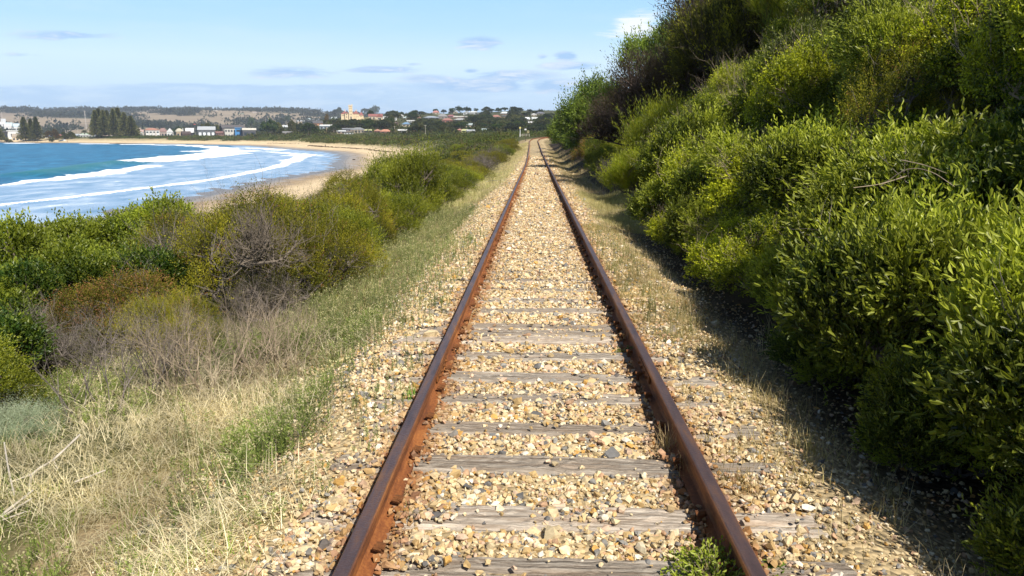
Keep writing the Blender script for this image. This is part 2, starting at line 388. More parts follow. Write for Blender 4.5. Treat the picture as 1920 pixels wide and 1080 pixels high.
def grow(p, d, L, r, depth, rng, segs, up=.15, spread=.7, kids=3, wig=.25, shrink=.68):
    p = np.array(p, float); d = np.array(d, float); d /= np.linalg.norm(d)
    for s in range(3):
        d2 = d+rng.normal(0, wig, 3); d2[2] += up*.4; d2 /= np.linalg.norm(d2)
        q = p+d2*L/3; r2 = r*.87; segs.append((p, q, r, r2)); p = q; d = d2; r = r2
        if depth > 0 and s > 0:
            for _ in range(rng.integers(1, kids)):
                e = d+rng.normal(0, spread, 3); e[2] += up
                grow(p, e, L*shrink*rng.uniform(.7, 1.15), r*.62, depth-1, rng, segs, up, spread, kids, wig, shrink)
def unit(v): return v/(np.linalg.norm(v, axis=-1, keepdims=True)+1e-9)
def leaves(rng, P, Dr, L, W, fold=.25, rich=False, droop=.0):
    """one leaf at each point P pointing along Dr"""
    n = len(P); Dr = unit(Dr); L = np.broadcast_to(L, n)[:, None]; W = np.broadcast_to(W, n)[:, None]
    s = unit(np.cross(Dr, rng.normal(0, 1, (n, 3)))); nn = np.cross(s, Dr)
    if rich:
        V = np.stack([P, P+Dr*L*.35+s*W*.42+nn*W*fold, P+Dr*L*.74+s*W*.40+nn*W*fold, P+Dr*L-nn*L*.08, P+Dr*L*.74-s*W*.40+nn*W*fold, P+Dr*L*.35-s*W*.42+nn*W*fold], 1)
        b = np.arange(n)[:, None]*6
        Q = np.concatenate([b+[0, 1, 2, 3], b+[0, 3, 4, 5]], 1).reshape(-1, 4); k = 6
    else:
        V = np.stack([P, P+Dr*L*.5+s*W*.5+nn*W*fold, P+Dr*L, P+Dr*L*.5-s*W*.5+nn*W*fold], 1)
        Q = (np.arange(n)[:, None]*4+[0, 1, 2, 3]); k = 4
    return V.reshape(-1, 3), Q, k
def lobes(rng, K, rad, flat=1.0, low=.25):
    out = []
    for i in range(K):
        a = rng.uniform(0, 2*math.pi); rr = math.sqrt(rng.uniform(0, 1))*.74
        z = rng.uniform(low, 1)*(1-.45*rr)
        out.append((rr*math.cos(a), rr*math.sin(a), z*1.15*flat, rng.choice([rng.uniform(.13, .24), rng.uniform(.24, .42)])))
    return np.array(out)*rad
def foliage(seed, nt, nl, K=16, rad=1., flat=1., L=.055, W=.02, twig=.16, pal=((.03, .06, .012), (.11, .15, .02)), rich=False, upw=.5, tipc=None, splay=.8, low=.25, inner=.35):
    rng = np.random.default_rng(seed); lb = lobes(rng, K, rad, flat, low)
    w = lb[:, 3]**2; li = rng.choice(K, nt*2, p=w/w.sum())
    dr = unit(rng.normal(0, 1, (nt*2, 3))); dr[:, 2] = np.where(dr[:, 2] < -.25, -dr[:, 2], dr[:, 2])
    rr = lb[li, 3]*(1-inner*rng.random(nt*2)**2)
    P = lb[li, :3]+dr*rr[:, None]
    dist = np.linalg.norm(P[:, None]-lb[None, :, :3], axis=2)/lb[None, :, 3]; dist[np.arange(nt*2), li] = 9
    keep = (dist.min(1) > .72) & (P[:, 2] > .02); P = P[keep][:nt]; dr = dr[keep][:nt]; li = li[keep][:nt]; T = len(P)
    td = unit(dr+np.array([0, 0, upw])+rng.normal(0, .35, (T, 3)))
    s = (np.arange(nl)+.5)/nl
    LP = (P[:, None]+td[:, None]*(twig*rng.choice([1., 1., 1., 1.9], (T, 1))*rng.uniform(.5, 1.35, (T, 1)))[:, None]*s[None, :, None]).reshape(-1, 3)+rng.normal(0, twig*.06, (T*nl, 3))
    LD = np.repeat(td, nl, 0)+splay*unit(rng.normal(0, 1, (T*nl, 3)))
    V, Q, k = leaves(rng, LP, LD, L*rng.uniform(.6, 1.25, T*nl), W*rng.uniform(.7, 1.2, T*nl), rich=rich)
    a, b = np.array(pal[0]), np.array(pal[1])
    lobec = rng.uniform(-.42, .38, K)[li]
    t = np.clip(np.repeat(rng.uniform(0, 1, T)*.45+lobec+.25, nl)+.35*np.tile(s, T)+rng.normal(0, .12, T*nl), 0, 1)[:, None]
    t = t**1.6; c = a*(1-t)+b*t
    if tipc is not None:
        hot = np.repeat(rng.random(T) < tipc[1], nl) & (np.tile(s, T) > .3)
        c[hot] = np.array(tipc[0])*rng.uniform(.6, 1.2, (hot.sum(), 1))
    return V, Q, np.repeat(c, k, 0), lb
def stems_mesh(name, lb, seed, m, r=.03, extra=2, k=5, more=None):
    rng = np.random.default_rng(seed); segs = []
    for l in lb:
        a = np.array([rng.uniform(-.12, .12), rng.uniform(-.12, .12), -.15]); c = l[:3]
        mid = a*.5+c*.5+np.array([c[0], c[1], 0])*-.15+rng.normal(0, .06, 3)*l[3]*3
        segs += [(a, mid, r, r*.75), (mid, c, r*.75, r*.45)]
        for _ in range(extra*3):
            e = unit(rng.normal(0, 1, 3)); e[2] = abs(e[2]); segs.append((c, c+e*l[3]*.9, r*.35, r*.12))
    V, Q = tubes(segs, k)
    if more: Q = np.vstack([Q, more[1]+len(V)]); V = np.vstack([V, more[0]]); m = more[2]
    return new_mesh(name, V, quads=Q, mat=m)

M_leaf = leaf_mat('glossy_leaf', trans=.3, rough=.42, spec=.28)
M_leaf_light = leaf_mat('light_leaf', trans=.4)
M_heath = leaf_mat('heath_leaf', trans=.3, rough=.6, spec=.2)
M_bark = flat_mat('grey_bark', (.16, .13, .10), .9, .4, 9, .6)
M_bark_dark = flat_mat('dark_bark', (.07, .055, .045), .9, .4, 9, .6)
M_bark_pale = flat_mat('bleached_wood', (.48, .43, .36), .85, .35, 14, .5)
M_twig = flat_mat('dry_twig', (.30, .235, .165), .9, .4, 6, .3)
M_twig_grey = flat_mat('grey_twig', (.155, .13, .115), .9, .4, 4, .3)

SP = {}
def species(key, count, seed, kw, m, stem=M_bark, stem_r=.025, twiggy=0, twigmat=None, tw=(.25, .012)):
    out = []
    for i in range(count):
        V, Q, c, lb = foliage(seed+i, **kw)
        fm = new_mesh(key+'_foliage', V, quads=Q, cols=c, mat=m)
        tm = None
        if twiggy:
            rng = np.random.default_rng(seed+50+i); segs = []
            for l in lb:
                for _ in range(twiggy):
                    d = unit(rng.normal(0, 1, 3)); d[2] = abs(d[2])*.8+.1
                    grow(l[:3], d, l[3]*(tw[0]*3+.25), tw[1], 2, rng, segs, .25, .55, 3, .22)
            TV, TQ = tubes(segs, 3)
        sm = stems_mesh(key+'_stems', lb, seed+90+i, stem, stem_r, more=(TV, TQ, twigmat or M_twig_grey) if twiggy else None)
        out.append((fm, sm, None))
    SP[key] = out
G1 = ((.020, .042, .010), (.115, .150, .026))
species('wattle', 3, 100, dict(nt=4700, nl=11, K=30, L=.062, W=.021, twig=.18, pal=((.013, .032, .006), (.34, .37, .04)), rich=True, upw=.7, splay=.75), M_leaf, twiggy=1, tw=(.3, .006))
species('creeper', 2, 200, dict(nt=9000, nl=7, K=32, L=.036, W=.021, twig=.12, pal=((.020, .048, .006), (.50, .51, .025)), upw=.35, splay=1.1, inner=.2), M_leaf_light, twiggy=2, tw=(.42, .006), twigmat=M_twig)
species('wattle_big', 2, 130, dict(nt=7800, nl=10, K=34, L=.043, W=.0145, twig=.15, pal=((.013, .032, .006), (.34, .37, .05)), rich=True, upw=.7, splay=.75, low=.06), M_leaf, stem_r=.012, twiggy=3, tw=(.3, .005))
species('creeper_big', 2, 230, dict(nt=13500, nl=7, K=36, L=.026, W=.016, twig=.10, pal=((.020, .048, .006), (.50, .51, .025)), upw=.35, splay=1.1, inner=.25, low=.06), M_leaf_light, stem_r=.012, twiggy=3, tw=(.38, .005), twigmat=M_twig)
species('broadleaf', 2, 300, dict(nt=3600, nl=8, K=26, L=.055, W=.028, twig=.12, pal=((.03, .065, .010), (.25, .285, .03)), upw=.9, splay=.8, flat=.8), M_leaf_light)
species('needle', 2, 400, dict(nt=2100, nl=22, K=24, L=.10, W=.012, twig=.42, pal=((.10, .15, .008), (.30, .31, .018)), upw=1.5, splay=.45, tipc=((.32, .22, .06), .03)), M_leaf_light)
species('heath', 3, 500, dict(nt=5200, nl=9, K=32, L=.022, W=.011, twig=.12, pal=((.05, .06, .008), (.31, .28, .02)), upw=.6, splay=.9, flat=.85, tipc=((.26, .13, .05), .05)), M_heath, twiggy=1, tw=(.3, .006))
species('rust_heath', 1, 520, dict(nt=5000, nl=9, K=20, L=.022, W=.011, twig=.12, pal=((.05, .05, .012), (.26, .23, .02)), upw=.6, splay=.9, flat=.85, tipc=((.40, .19, .08), .30)), M_heath, twiggy=2, tw=(.3, .006))
species('grey_heath', 2, 540, dict(nt=900, nl=8, K=18, L=.022, W=.010, twig=.1, pal=((.07, .065, .04), (.15, .14, .05)), upw=.5, splay=.9, flat=.85), M_heath, twiggy=7, tw=(.4, .007))
species('green_heath', 3, 560, dict(nt=4200, nl=10, K=30, L=.040, W=.013, twig=.16, pal=((.04, .07, .010), (.28, .29, .026)), upw=.9, splay=.7, flat=.9), M_leaf_light)
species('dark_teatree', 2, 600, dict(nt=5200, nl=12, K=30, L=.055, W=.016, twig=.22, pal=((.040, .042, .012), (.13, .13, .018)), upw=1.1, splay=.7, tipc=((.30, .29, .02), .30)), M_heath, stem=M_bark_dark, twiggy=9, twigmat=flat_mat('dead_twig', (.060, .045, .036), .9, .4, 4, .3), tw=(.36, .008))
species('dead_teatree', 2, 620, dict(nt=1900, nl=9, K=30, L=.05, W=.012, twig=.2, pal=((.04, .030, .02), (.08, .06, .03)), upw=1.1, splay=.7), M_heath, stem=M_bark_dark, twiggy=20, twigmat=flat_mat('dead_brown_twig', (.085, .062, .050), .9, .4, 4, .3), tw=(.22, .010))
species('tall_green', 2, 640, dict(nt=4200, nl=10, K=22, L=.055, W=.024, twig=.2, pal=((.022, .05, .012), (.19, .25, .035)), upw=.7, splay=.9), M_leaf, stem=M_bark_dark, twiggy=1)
species('saltbush', 1, 660, dict(nt=3200, nl=14, K=16, L=.03, W=.007, twig=.3, pal=((.17, .22, .14), (.40, .45, .33)), upw=1.2, splay=.8, flat=.7), M_heath)

def shrub(name, key, x, y, s, label, cat='shrub', group=None, zs=1., sink=.12, var=None, tint=None):
    v = SP[key]; fm, sm, tm = v[(var if var is not None else random.randrange(len(v))) % len(v)]
    s = s if hasattr(s, '__len__') else (s, s, s*zs)
    e = empty(name, label, cat, (x, y, h1(x, y)-sink*s[2]), random.uniform(0, 6.28), group, (s[0]*random.uniform(.88, 1.15), s[1]*random.uniform(.88, 1.15), s[2]*random.uniform(.9, 1.12)))
    e.rotation_euler.x = random.uniform(-.16, .16); e.rotation_euler.y = random.uniform(-.16, .16)
    f = obj('foliage', fm, e); obj('stem', sm, e)
    if tm: obj('twigs', tm, e)
    if tint:
        f.material_slots[0].link = 'OBJECT'; f.material_slots[0].material = tint
    return e
# ---- right bank, hand placed from the near edge backwards
W_, C_ = 'wattle', 'creeper'
right = [
 (3.55, 2.3, 1.0, W_, 'dark green glossy shrub filling the bottom right corner'),
 (3.45, 4.0, 1.05, W_, 'glossy oblong-leaved shrub low on the right edge, above the corner shrub'),
 (3.30, 5.7, 1.0, W_, 'leafy wattle shrub leaning furthest over the shaded ditch on the right'),
 (4.05, 7.3, 1.15, W_, 'bright-tipped wattle with upright sprays, right of the dead curled grass'),
 (4.35, 9.0, 1.05, C_, 'small-leaved tangled shrub behind the bright-tipped wattle'),
 (4.25, 10.8, 1.1, W_, 'dark shrub over the deepest shade beside the track'),
 (4.20, 12.6, 1.1, C_, 'yellow-green small-leaved shrub above the long shadow on the verge'),
 (4.15, 14.4, 1.15, W_, 'blue-green large-leaved shrub left of the yellow-green tangle'),
 (4.10, 16.3, 1.2, C_, 'rounded bright green shrub behind the blue-green one'),
 (4.05, 18.3, 1.25, W_, 'dark based shrub whose foot stands at the sunny grass clearing'),
 (5.10, 20.6, 1.3, C_, 'light green shrub at the back of the grass clearing'),
 (5.4, 3.6, 1.35, W_, 'wattle on the bank at the right edge, half way up the picture'),
 (5.7, 5.7, 1.4, C_, 'creeper covered shrub with arching bare sticks at the right edge'),
 (6.0, 8.0, 1.4, W_, 'tall wattle with grey-green leaves in the upper right of the picture'),
 (6.2, 10.2, 1.4, C_, 'sunlit small-leaved shrub half way up the bank'),
 (6.3, 12.4, 1.45, W_, 'grey-green wattle on the bank under the top right corner'),
 (6.1, 14.6, 1.4, C_, 'bright shrub on the bank below the grey domed bush'),
 (6.0, 16.8, 1.4, W_, 'olive wattle on the bank right of the dark tea-trees'),
 (6.0, 19.0, 1.4, C_, 'lime green shrub on the bank just right of the dead brown thicket'),
 (6.1, 21.4, 1.45, C_, 'yellow-green shrub on the bank behind the lime green one'),
 (8.2, 6.5, 1.8, W_, 'big wattle high on the bank at the top right corner'),
 (8.6, 10.0, 1.8, W_, 'broad wattle along the top edge left of the corner one'),
 (8.8, 13.5, 1.8, C_, 'pale green shrub high on the bank at the top edge'),
 (8.6, 17.0, 1.8, W_, 'dense wattle high on the bank near the tea-trees'),
 (8.6, 20.6, 1.9, 'green_heath', 'feathery light green shrub at the top edge beside the tea-trees'),
 (8.8, 24.4, 1.9, 'needle', 'fine-leaved yellow-green shrub high on the bank'),
]
for i, (x, y, s, k, lab) in enumerate(right): shrub('bank_shrub', k+'_big' if s >= 1.3 and k in (W_, C_) else k, x-.22, y, s*1.04, lab, 'shrub', 'shrubs crowding the right bank', zs=1.05)
for (x, y, s, k, lab) in [
 (2.75, 3.1, .50, W_, 'low dark leafy shrub at the foot of the bank in the bottom right corner'),
 (2.75, 4.7, .48, W_, 'low dark shrub in the ditch below the right edge shrubs'),
 (2.9, 6.6, .52, W_, 'low shrub under the leaning wattle, in shade'),
 (3.1, 8.2, .55, W_, 'low shaded shrub at the end of the long ground shadow'),
 (3.1, 9.7, .60, C_, 'low dark tangled shrub behind the curled dead grass'),
 (3.05, 11.4, .62, C_, 'low shaded creeper at the foot of the bank, mid right'),
 (3.05, 13.0, .62, W_, 'low shaded shrub hiding the foot of the bank before the clearing'),
 (3.05, 14.8, .65, C_, 'low green shrub at the foot of the bank, second before the clearing'),
 (3.1, 16.6, .70, W_, 'low shrub next to the sunny grass clearing'),
 (3.9, 22.5, .7, C_, 'low leafy shrub at the back of the grass clearing'),
 (3.5, 33.0, .9, 'grey_heath', 'low grey-brown shrub under the dead tea-trees'),
 (3.6, 37.5, 1.0, 'green_heath', 'low olive shrub under the dead tea-trees, further back'),
 (3.6, 42.5, 1.1, 'green_heath', 'low green shrub beside the track past the dead tea-trees')]:
    shrub('low_shrub', k, x-(.12 if y < 18 else 0), y, s*(1.28 if y < 18 else 1), lab, 'shrub', 'low shrubs at the foot of the right bank', zs=.95)
rf = np.random.default_rng(55)
for i in range(30):
    x, y = rf.uniform(3.9, 8.2), rf.uniform(3.5, 26); k = ['green_heath', 'creeper', 'wattle', 'heath', 'broadleaf', 'creeper'][i % 6]
    shrub('bank_shrub', k, x, y, rf.uniform(.6, 1.15), {'green_heath': 'fine-leaved light green', 'creeper': 'small-leaved bright', 'wattle': 'oblong-leaved', 'heath': 'olive', 'broadleaf': 'broad-leaved'}[k]+' shrub filling a gap on the right bank, '+('right part' if y < 9 else 'middle part' if y < 17 else 'left part')+(', lower slope' if x < 6 else ', upper slope'), 'shrub', 'small shrubs in the gaps of the right bank', zs=1.25, sink=-.25)
for (x, y, s, k, nm, lab) in [
 (3.35, 27.2, .95, 'needle', 'needle_leaved_shrub', 'lowest of the bright yellow-green needle-leaved shrubs beside the track'),
 (4.5, 29.3, 1.45, 'needle', 'needle_leaved_shrub', 'tallest bright yellow-green needle-leaved shrub, its spikes against the dark thicket'),
 (4.3, 24.6, 1.15, C_, 'leafy_shrub', 'light green rounded shrub just in front of the needle-leaved shrubs'),
 (6.4, 25.5, 1.6, C_, 'leafy_shrub', 'leafy green shrub behind the needle-leaved shrubs under the tea-trees')]:
    shrub(nm, k, x, y, s, lab, 'shrub', None)
for (x, y, s, k, lab) in [
 (7.5, 30.5, 2.9, 'dark_teatree', 'tea-tree with yellow-green tips in the middle of the dark thicket'),
 (9.6, 28.0, 3.2, 'dark_teatree', 'tallest tea-tree of the dark thicket, cut by the top edge'),
 (12.6, 29.0, 3.0, 'dark_teatree', 'tea-tree at the right end of the dark thicket'),
 (5.7, 34.0, 2.6, 'dead_teatree', 'dead brown tea-tree at the left foot of the dark thicket'),
 (8.4, 36.0, 3.5, 'dead_teatree', 'dead grey-brown tea-tree against the sky below the white cloud'),
 (5.5, 41.0, 2.8, 'dead_teatree', 'far dead tea-tree beside the green trees'),
 (10.2, 33.5, 3.9, 'dark_teatree', 'dark tea-tree on the skyline with a golden tip'),
 (15, 34, 3.4, 'dark_teatree', 'rearmost tea-tree of the dark thicket')]:
    shrub('tea_tree', k, x, y, s, lab, 'tree', 'tea-trees in the dark thicket', zs=1.0)
for (x, y, s, k, lab) in [
 (4.1, 47, 1.5, 'green_heath', 'olive shrub in front of the far green trees on the right of the track'),
 (4.0, 53, 1.6, 'rust_heath', 'reddish-brown and green shrub beside the track near the far trees'),
 (4.3, 60, 1.9, 'green_heath', 'pale green shrub where the rails narrow, right side'),
 (4.5, 68, 2.0, 'tall_green', 'shrub in shade right of the narrowing rails'),]:
    shrub('verge_shrub', k, x, y, s, lab, 'shrub')
for (x, y, s, lab) in [
 (4.9, 57, 3.0, 'leafy green tree behind the dead tea-trees, highest of the far trees'),
 (4.4, 71, 2.6, 'leafy green tree left of the highest far tree'),
 (4.2, 86, 2.4, 'dark green tree further along the track, behind its shaded shrub'),
 (4.0, 101, 2.2, 'small dark green tree whose shade crosses the rails'),
 (3.9, 117, 2.1, 'last dark tree before the track bends right'),
 (6.5, 134, 2.4, 'tree standing where the track bends right'),
 (9.0, 52, 2.8, 'green tree up the bank behind the dead tea-trees')]:
    shrub('green_tree', 'tall_green', x, y, s, lab, 'tree', 'green trees along the far right of the track', zs=1.25)

# ---- left of the track
left = [
 (-6.6, 8.0, .85, 'broadleaf', 'leafy shrub filling the gap at the left edge above the saltbush', .85),
 (-6.0, 8.9, .6, 'grey_heath', 'grey twiggy shrub left of the rust coloured one', .85),
 (-5.75, 7.0, .62, 'green_heath', 'small green shrub at the left edge above the grey saltbush', .9),
 (-5.15, 8.6, .62, 'grey_heath', 'grey half-dead shrub at the left, below the rust coloured one', .9),
 (-5.35, 9.9, .90, 'rust_heath', 'rust and olive heath shrub, left of the bare grey one', 1.),
 (-4.75, 9.3, .62, 'heath', 'olive heath shrub right of the rust coloured one', 1.),
 (-7.4, 9.6, .95, 'broadleaf', 'bright broad-leaved shrub at the left edge', .9),
 (-8.0, 11.6, 1.1, 'broadleaf', 'broad-leaved green shrub behind the one at the left edge', .9),
 (-6.8, 12.0, 1.0, 'broadleaf', 'broad-leaved shrub behind the rust coloured heath', .95),
 (-8.6, 14.2, 1.15, 'broadleaf', 'broad-leaved shrub against the wet sand', .9),
 (-8.9, 16.4, 1.15, 'broadleaf', 'broad-leaved shrub at the edge of the dune, left of the grey twigs against the sea', 1.),
 (-7.6, 15.6, 1.15, 'broadleaf', 'broad-leaved shrub with bright tips against the grey sand spit', .95),
 (-4.75, 12.3, 1.15, 'heath', 'large olive-yellow heath shrub over the gnarled grey trunk', 1.05),
 (-5.75, 12.6, .95, 'grey_heath', 'grey twiggy shrub with yellow crown left of the gnarled trunk', 1.05),
 (-6.3, 14.4, 1.1, 'heath', 'yellowish heath shrub behind the grey twiggy one', 1.),
 (-3.95, 11.0, .62, 'grey_heath', 'low grey dead shrub under the gnarled trunk', .8),
 (-4.15, 13.9, .95, 'heath', 'heath shrub right of the gnarled grey trunk', 1.),
 (-5.6, 16.2, 1.2, 'heath', 'heath shrub with a reddish patch under the bare twigs', 1.),
 (-4.3, 16.2, .95, 'green_heath', 'light green shrub bordering the grassy verge', .95),
 (-7.4, 18.6, 1.25, 'grey_heath', 'brownish shrub under the bare twigs against the surf', .9),
 (-4.5, 18.6, 1.05, 'heath', 'olive shrub beyond the light green one on the verge', 1.),
 (-6.1, 19.8, 1.25, 'green_heath', 'leafy shrub against the surf right of the bare twigs', 1.),
 (-4.2, 21.2, .95, 'green_heath', 'pale green shrub along the verge, before the tall rounded one', .9),
 (-7.0, 23.5, 1.4, 'heath', 'heath shrub in front of the sandy point', .95),
 (-5.3, 23.5, 1.15, 'heath', 'mottled shrub on the verge before the tall rounded one', .95),
 (-4.8, 28.2, 1.4, 'green_heath', 'tall rounded green shrub standing above its neighbours left of the track', 1.4),
 (-4.0, 26.0, .8, 'green_heath', 'small shrub at the foot of the tall rounded one', .9),
 (-8.2, 28.5, 1.5, 'grey_heath', 'grey-brown shrub against the beach', .9),
 (-7.6, 32.0, 1.5, 'heath', 'low shrub against the beach left of the tall rounded one', .9),
 (-4.6, 32.5, 1.2, 'green_heath', 'first shrub beyond the tall rounded one', .9),
 (-6.0, 36.0, 1.5, 'heath', 'olive shrub second beyond the tall rounded one', .9),
 (-4.3, 38.5, 1.2, 'green_heath', 'bushy shrub by the pale verge above the fallen branch', .95),
 (-4.6, 44, 1.4, 'green_heath', 'dark green shrub beside the far verge', .95),
 (-6.8, 43, 1.6, 'heath', 'yellow-tipped shrub behind the far verge shrubs', .9),
 (-4.4, 50, 1.4, 'heath', 'shrub on the far verge with a flat crown', .85),
]
for (x, y, s, k, lab, zs) in left: shrub('coastal_shrub', k, x, y, s*(1.2 if 11.5 < y < 25 else 1.12), lab, 'shrub', 'coastal shrubs left of the track', zs=zs*.62 if (x < -5.5 and 17.9 < y < 25) else zs*1.05 if (y < 23 or 'tall rounded' in lab and y > 27) else zs*(.44 if x < -5.8 else .78))
rb = np.random.default_rng(31)
for y in np.arange(54, 150, 5.5):
    for x0 in (-4.6, -8.2, -12.5, -17):
        if rb.random() < .85:
            s = rb.uniform(1.4, 2.1) + (0.4 if x0 < -10 else 0)
            k = ['green_heath', 'heath', 'green_heath', 'heath', 'grey_heath'][rb.integers(5)]
            shrub('dune_shrub', k, x0+rb.uniform(-1.2, .5)*(.4 if x0 > -5 else 1), y+rb.uniform(-1.5, 1.5), s, {'green_heath': 'light green', 'heath': 'olive yellow', 'grey_heath': 'grey brown'}[k]+' low shrub '+{-4.6: 'lining the verge of the distant rails', -8.2: 'in the second row of heath from the distant rails', -12.5: 'in the third row of heath from the distant rails', -17: 'on the seaward side of the heath'}[x0]+(', nearer half' if y < 95 else ', farther half'), 'shrub', 'heath shrubs left of the distant rails', zs=.75 if x0 > -5 else .5, sink=.2)
for y in np.arange(9, 60, 3.4):
    for x0 in (-10.5, -13.5):
        s = rb.uniform(1.1, 1.5)
        k = ['broadleaf', 'heath', 'green_heath', 'grey_heath'][rb.integers(4)]
        shrub('dune_shrub', k, x0+rb.uniform(-.8, .8), y+rb.uniform(-1, 1), s*.9, {'broadleaf': 'broad-leaved', 'heath': 'olive', 'green_heath': 'light green', 'grey_heath': 'grey'}[k]+' shrub on the dune slope '+('just behind the front shrubs' if x0 > -12 else 'nearest the beach')+(', nearest stretch' if y < 16 else ', left part' if y < 24 else ', towards the sandy point' if y < 40 else ', beyond the sandy point'), 'shrub', 'shrubs on the dune slope', zs=.75 if y < 20 else .4, sink=.3)
shrub('saltbush', 'saltbush', -4.95, 6.5, (.5, .5, .36), 'soft silvery grey-green saltbush at the left edge', 'shrub', None)

# bare and dead shrubs
M_straw = flat_mat('bleached_twig', (.50, .42, .29), .9, .3, 6, .2)
def bare(name, label, x, y, h, depth, n, m, seed, r=.012, group=None, spread=.6, up=.3, cat='dead shrub', base_r=.1, sink=.03, k=3, wig=.2):
    rng = np.random.default_rng(seed); segs = []
    for i in range(n):
        a = rng.uniform(0, 6.28); rr = rng.uniform(0, base_r)
        d = np.array([math.cos(a)*.6*rng.random(), math.sin(a)*.6*rng.random(), 1.])
        grow((rr*math.cos(a), rr*math.sin(a), 0), d, h*.42*rng.uniform(.7, 1.2), r*rng.uniform(.7, 1.1), depth, rng, segs, up, spread, 3, wig)
    V, Q = tubes(segs, k); o = obj(name, new_mesh(name, V, quads=Q, mat=m), None, (x, y, h1(x, y)-sink)); tag(o, label, cat, group); return o
bare('dead_shrub', 'big tangle of dry grey-brown twigs above the straw on the left', -3.45, 7.7, 1.15, 4, 26, M_twig, 1, .012, base_r=.6, spread=.75, k=3)
bare('dead_shrub', 'dense brown-grey brush at the right end of the big dry tangle', -2.95, 8.1, .95, 4, 16, M_twig, 8, .011, base_r=.4, spread=.75)
bare('dead_shrub', 'dense grey brush at the left of the big dry tangle', -4.0, 7.9, 1.05, 4, 18, M_twig_grey, 9, .011, base_r=.45, spread=.7)
bare('dead_shrub', 'leggy dead shrub with dark stems at the left end of the dry tangle', -4.35, 7.2, 1.05, 3, 10, M_twig_grey, 2, .010, base_r=.35, spread=.6)
bare('dead_shrub', 'sprawling pale dead brush in front of the big dry tangle', -3.35, 7.4, .7, 4, 12, M_straw, 5, .006, base_r=.5, spread=.9, up=.1)
bare('dead_shrub', 'pale dead brush at the left of the straw below the grey half-dead shrub', -4.5, 8.2, .75, 4, 12, M_straw, 6, .006, base_r=.5, spread=.8, up=.15)
bare('dead_shrub', 'thin dead shrub right of the big dry tangle', -3.05, 8.9, .75, 3, 9, M_twig, 3, .007, base_r=.35, spread=.7)
bare('dead_shrub', 'dry brown brush between the dead tangle and the gnarled trunk', -3.75, 10.0, .8, 3, 14, M_twig_grey, 4, .008, base_r=.55, spread=.7)
for (px, D, top, sd, lab) in [(425, 20.5, 300, 11, 'tallest bare leafless bush against the surf'), (500, 21.5, 300, 12, 'bare leafless bush right of the tallest one, before the surf'), (548, 22.5, 300, 13, 'brown bare bush closest to the sandy point'),
                         (186, 18.5, 372, 14, 'bare leafless bush before the grey wet sand'), (95, 17.5, 392, 15, 'low bare bush left of the one on the grey sand'), (50, 16.8, 404, 16, 'bare bush at the left edge against the water'), (372, 20, 320, 17, 'small bare bush left of the tallest one')]:
    d = px_dir(px, top); x = CAM[0]+D*d[0]; zt = CAM[2]+D*d[2]; g = h1(x, D)
    bare('bare_bush', lab, x, D, (zt-g)*.92, 4, 6, M_twig_grey, sd, .013, 'bare bushes against the water', .55, .28, base_r=.25, wig=.16)
def sticks(name, label, paths, m, cat='branch', k=6, twigs=0):
    segs = []; rg = np.random.default_rng(4)
    for pts, r0, r1 in paths:
        pts = np.array(pts, float); P = catmull(pts, 5); n = len(P)
        for i in range(n-1):
            w0, w1 = [(r0+(r1-r0)*q/n)*(1+.18*math.sin(q*1.9)) for q in (i, i+1)]; segs.append((P[i], P[i+1], w0, w1))
            for _ in range(twigs): grow(P[i], rg.normal(0, 1, 3)+[0, 0, .6], .32, w0*.35, 2, rg, segs, .2, .6, 3, .25)
    V, Q = tubes(segs, k); return tag(obj(name, new_mesh(name, V, quads=Q, mat=m)), label, cat)
def pp(px, py, D): d = px_dir(px, py); return CAM+D*d
sticks('gnarled_trunk', 'gnarled grey bare trunk and limbs under the olive heath shrub', [
    ([pp(448, 498, 11.0), pp(470, 480, 11.0), pp(487, 462, 11.1), pp(498, 440, 11.2), pp(505, 420, 11.5)], .042, .026),
    ([pp(448, 498, 11.0), pp(485, 482, 10.9), pp(500, 455, 10.9), pp(504, 442, 10.9)], .026, .015),
    ([pp(448, 498, 11.0), pp(500, 492, 10.9), pp(525, 488, 10.9), pp(545, 470, 11.1), pp(556, 452, 11.4)], .030, .014),
    ([pp(485, 462, 11.1), pp(470, 440, 11.2), pp(440, 430, 11.4)], .022, .01)], M_bark, 'dead tree', twigs=2)
def gp(px, py, lift=0.):
    """point on the near ground seen at a photo pixel"""
    d = px_dir(px, py); D = np.geomspace(.8, 90, 1600); z = CAM[2]+D*d[2]; g = H(CAM[0]+D*d[0], D)
    k = np.nonzero(z <= g+lift)[0]; i = int(k[0]) if len(k) else len(D)-1; return np.array([CAM[0]+D[i]*d[0], D[i], g[i]+lift])
sticks('bleached_branch', 'bleached white forked stick standing in the weeds at the lower left', [([gp(55, 930, .03), gp(62, 890, .05), gp(100, 862, .12), gp(150, 815, .22)], .012, .007), ([gp(62, 890, .05), gp(20, 905, .06)], .008, .004), ([gp(100, 862, .12), gp(108, 880, .05)], .006, .004)], M_bark_pale)
sticks('bleached_branch', 'thin bleached stick leaning at the left edge of the photo', [([gp(28, 935, .02), gp(16, 880, .12), gp(8, 830, .22)], .008, .005)], M_bark_pale)
sticks('bleached_branch', 'short pale stick lying over the straw, right of the forked one', [([gp(140, 905, .08), gp(198, 882, .12)], .008, .005)], M_bark_pale)
sticks('bleached_branch', 'bundle of grey split sticks lying at the bottom left edge', [([gp(-20, 985, .04), gp(30, 945, .07), gp(62, 920, .1)], .012, .006), ([gp(-20, 985, .04), gp(60, 935, .1)], .007, .004), ([gp(-20, 985, .04), gp(50, 960, .05)], .007, .004)], M_bark_pale)
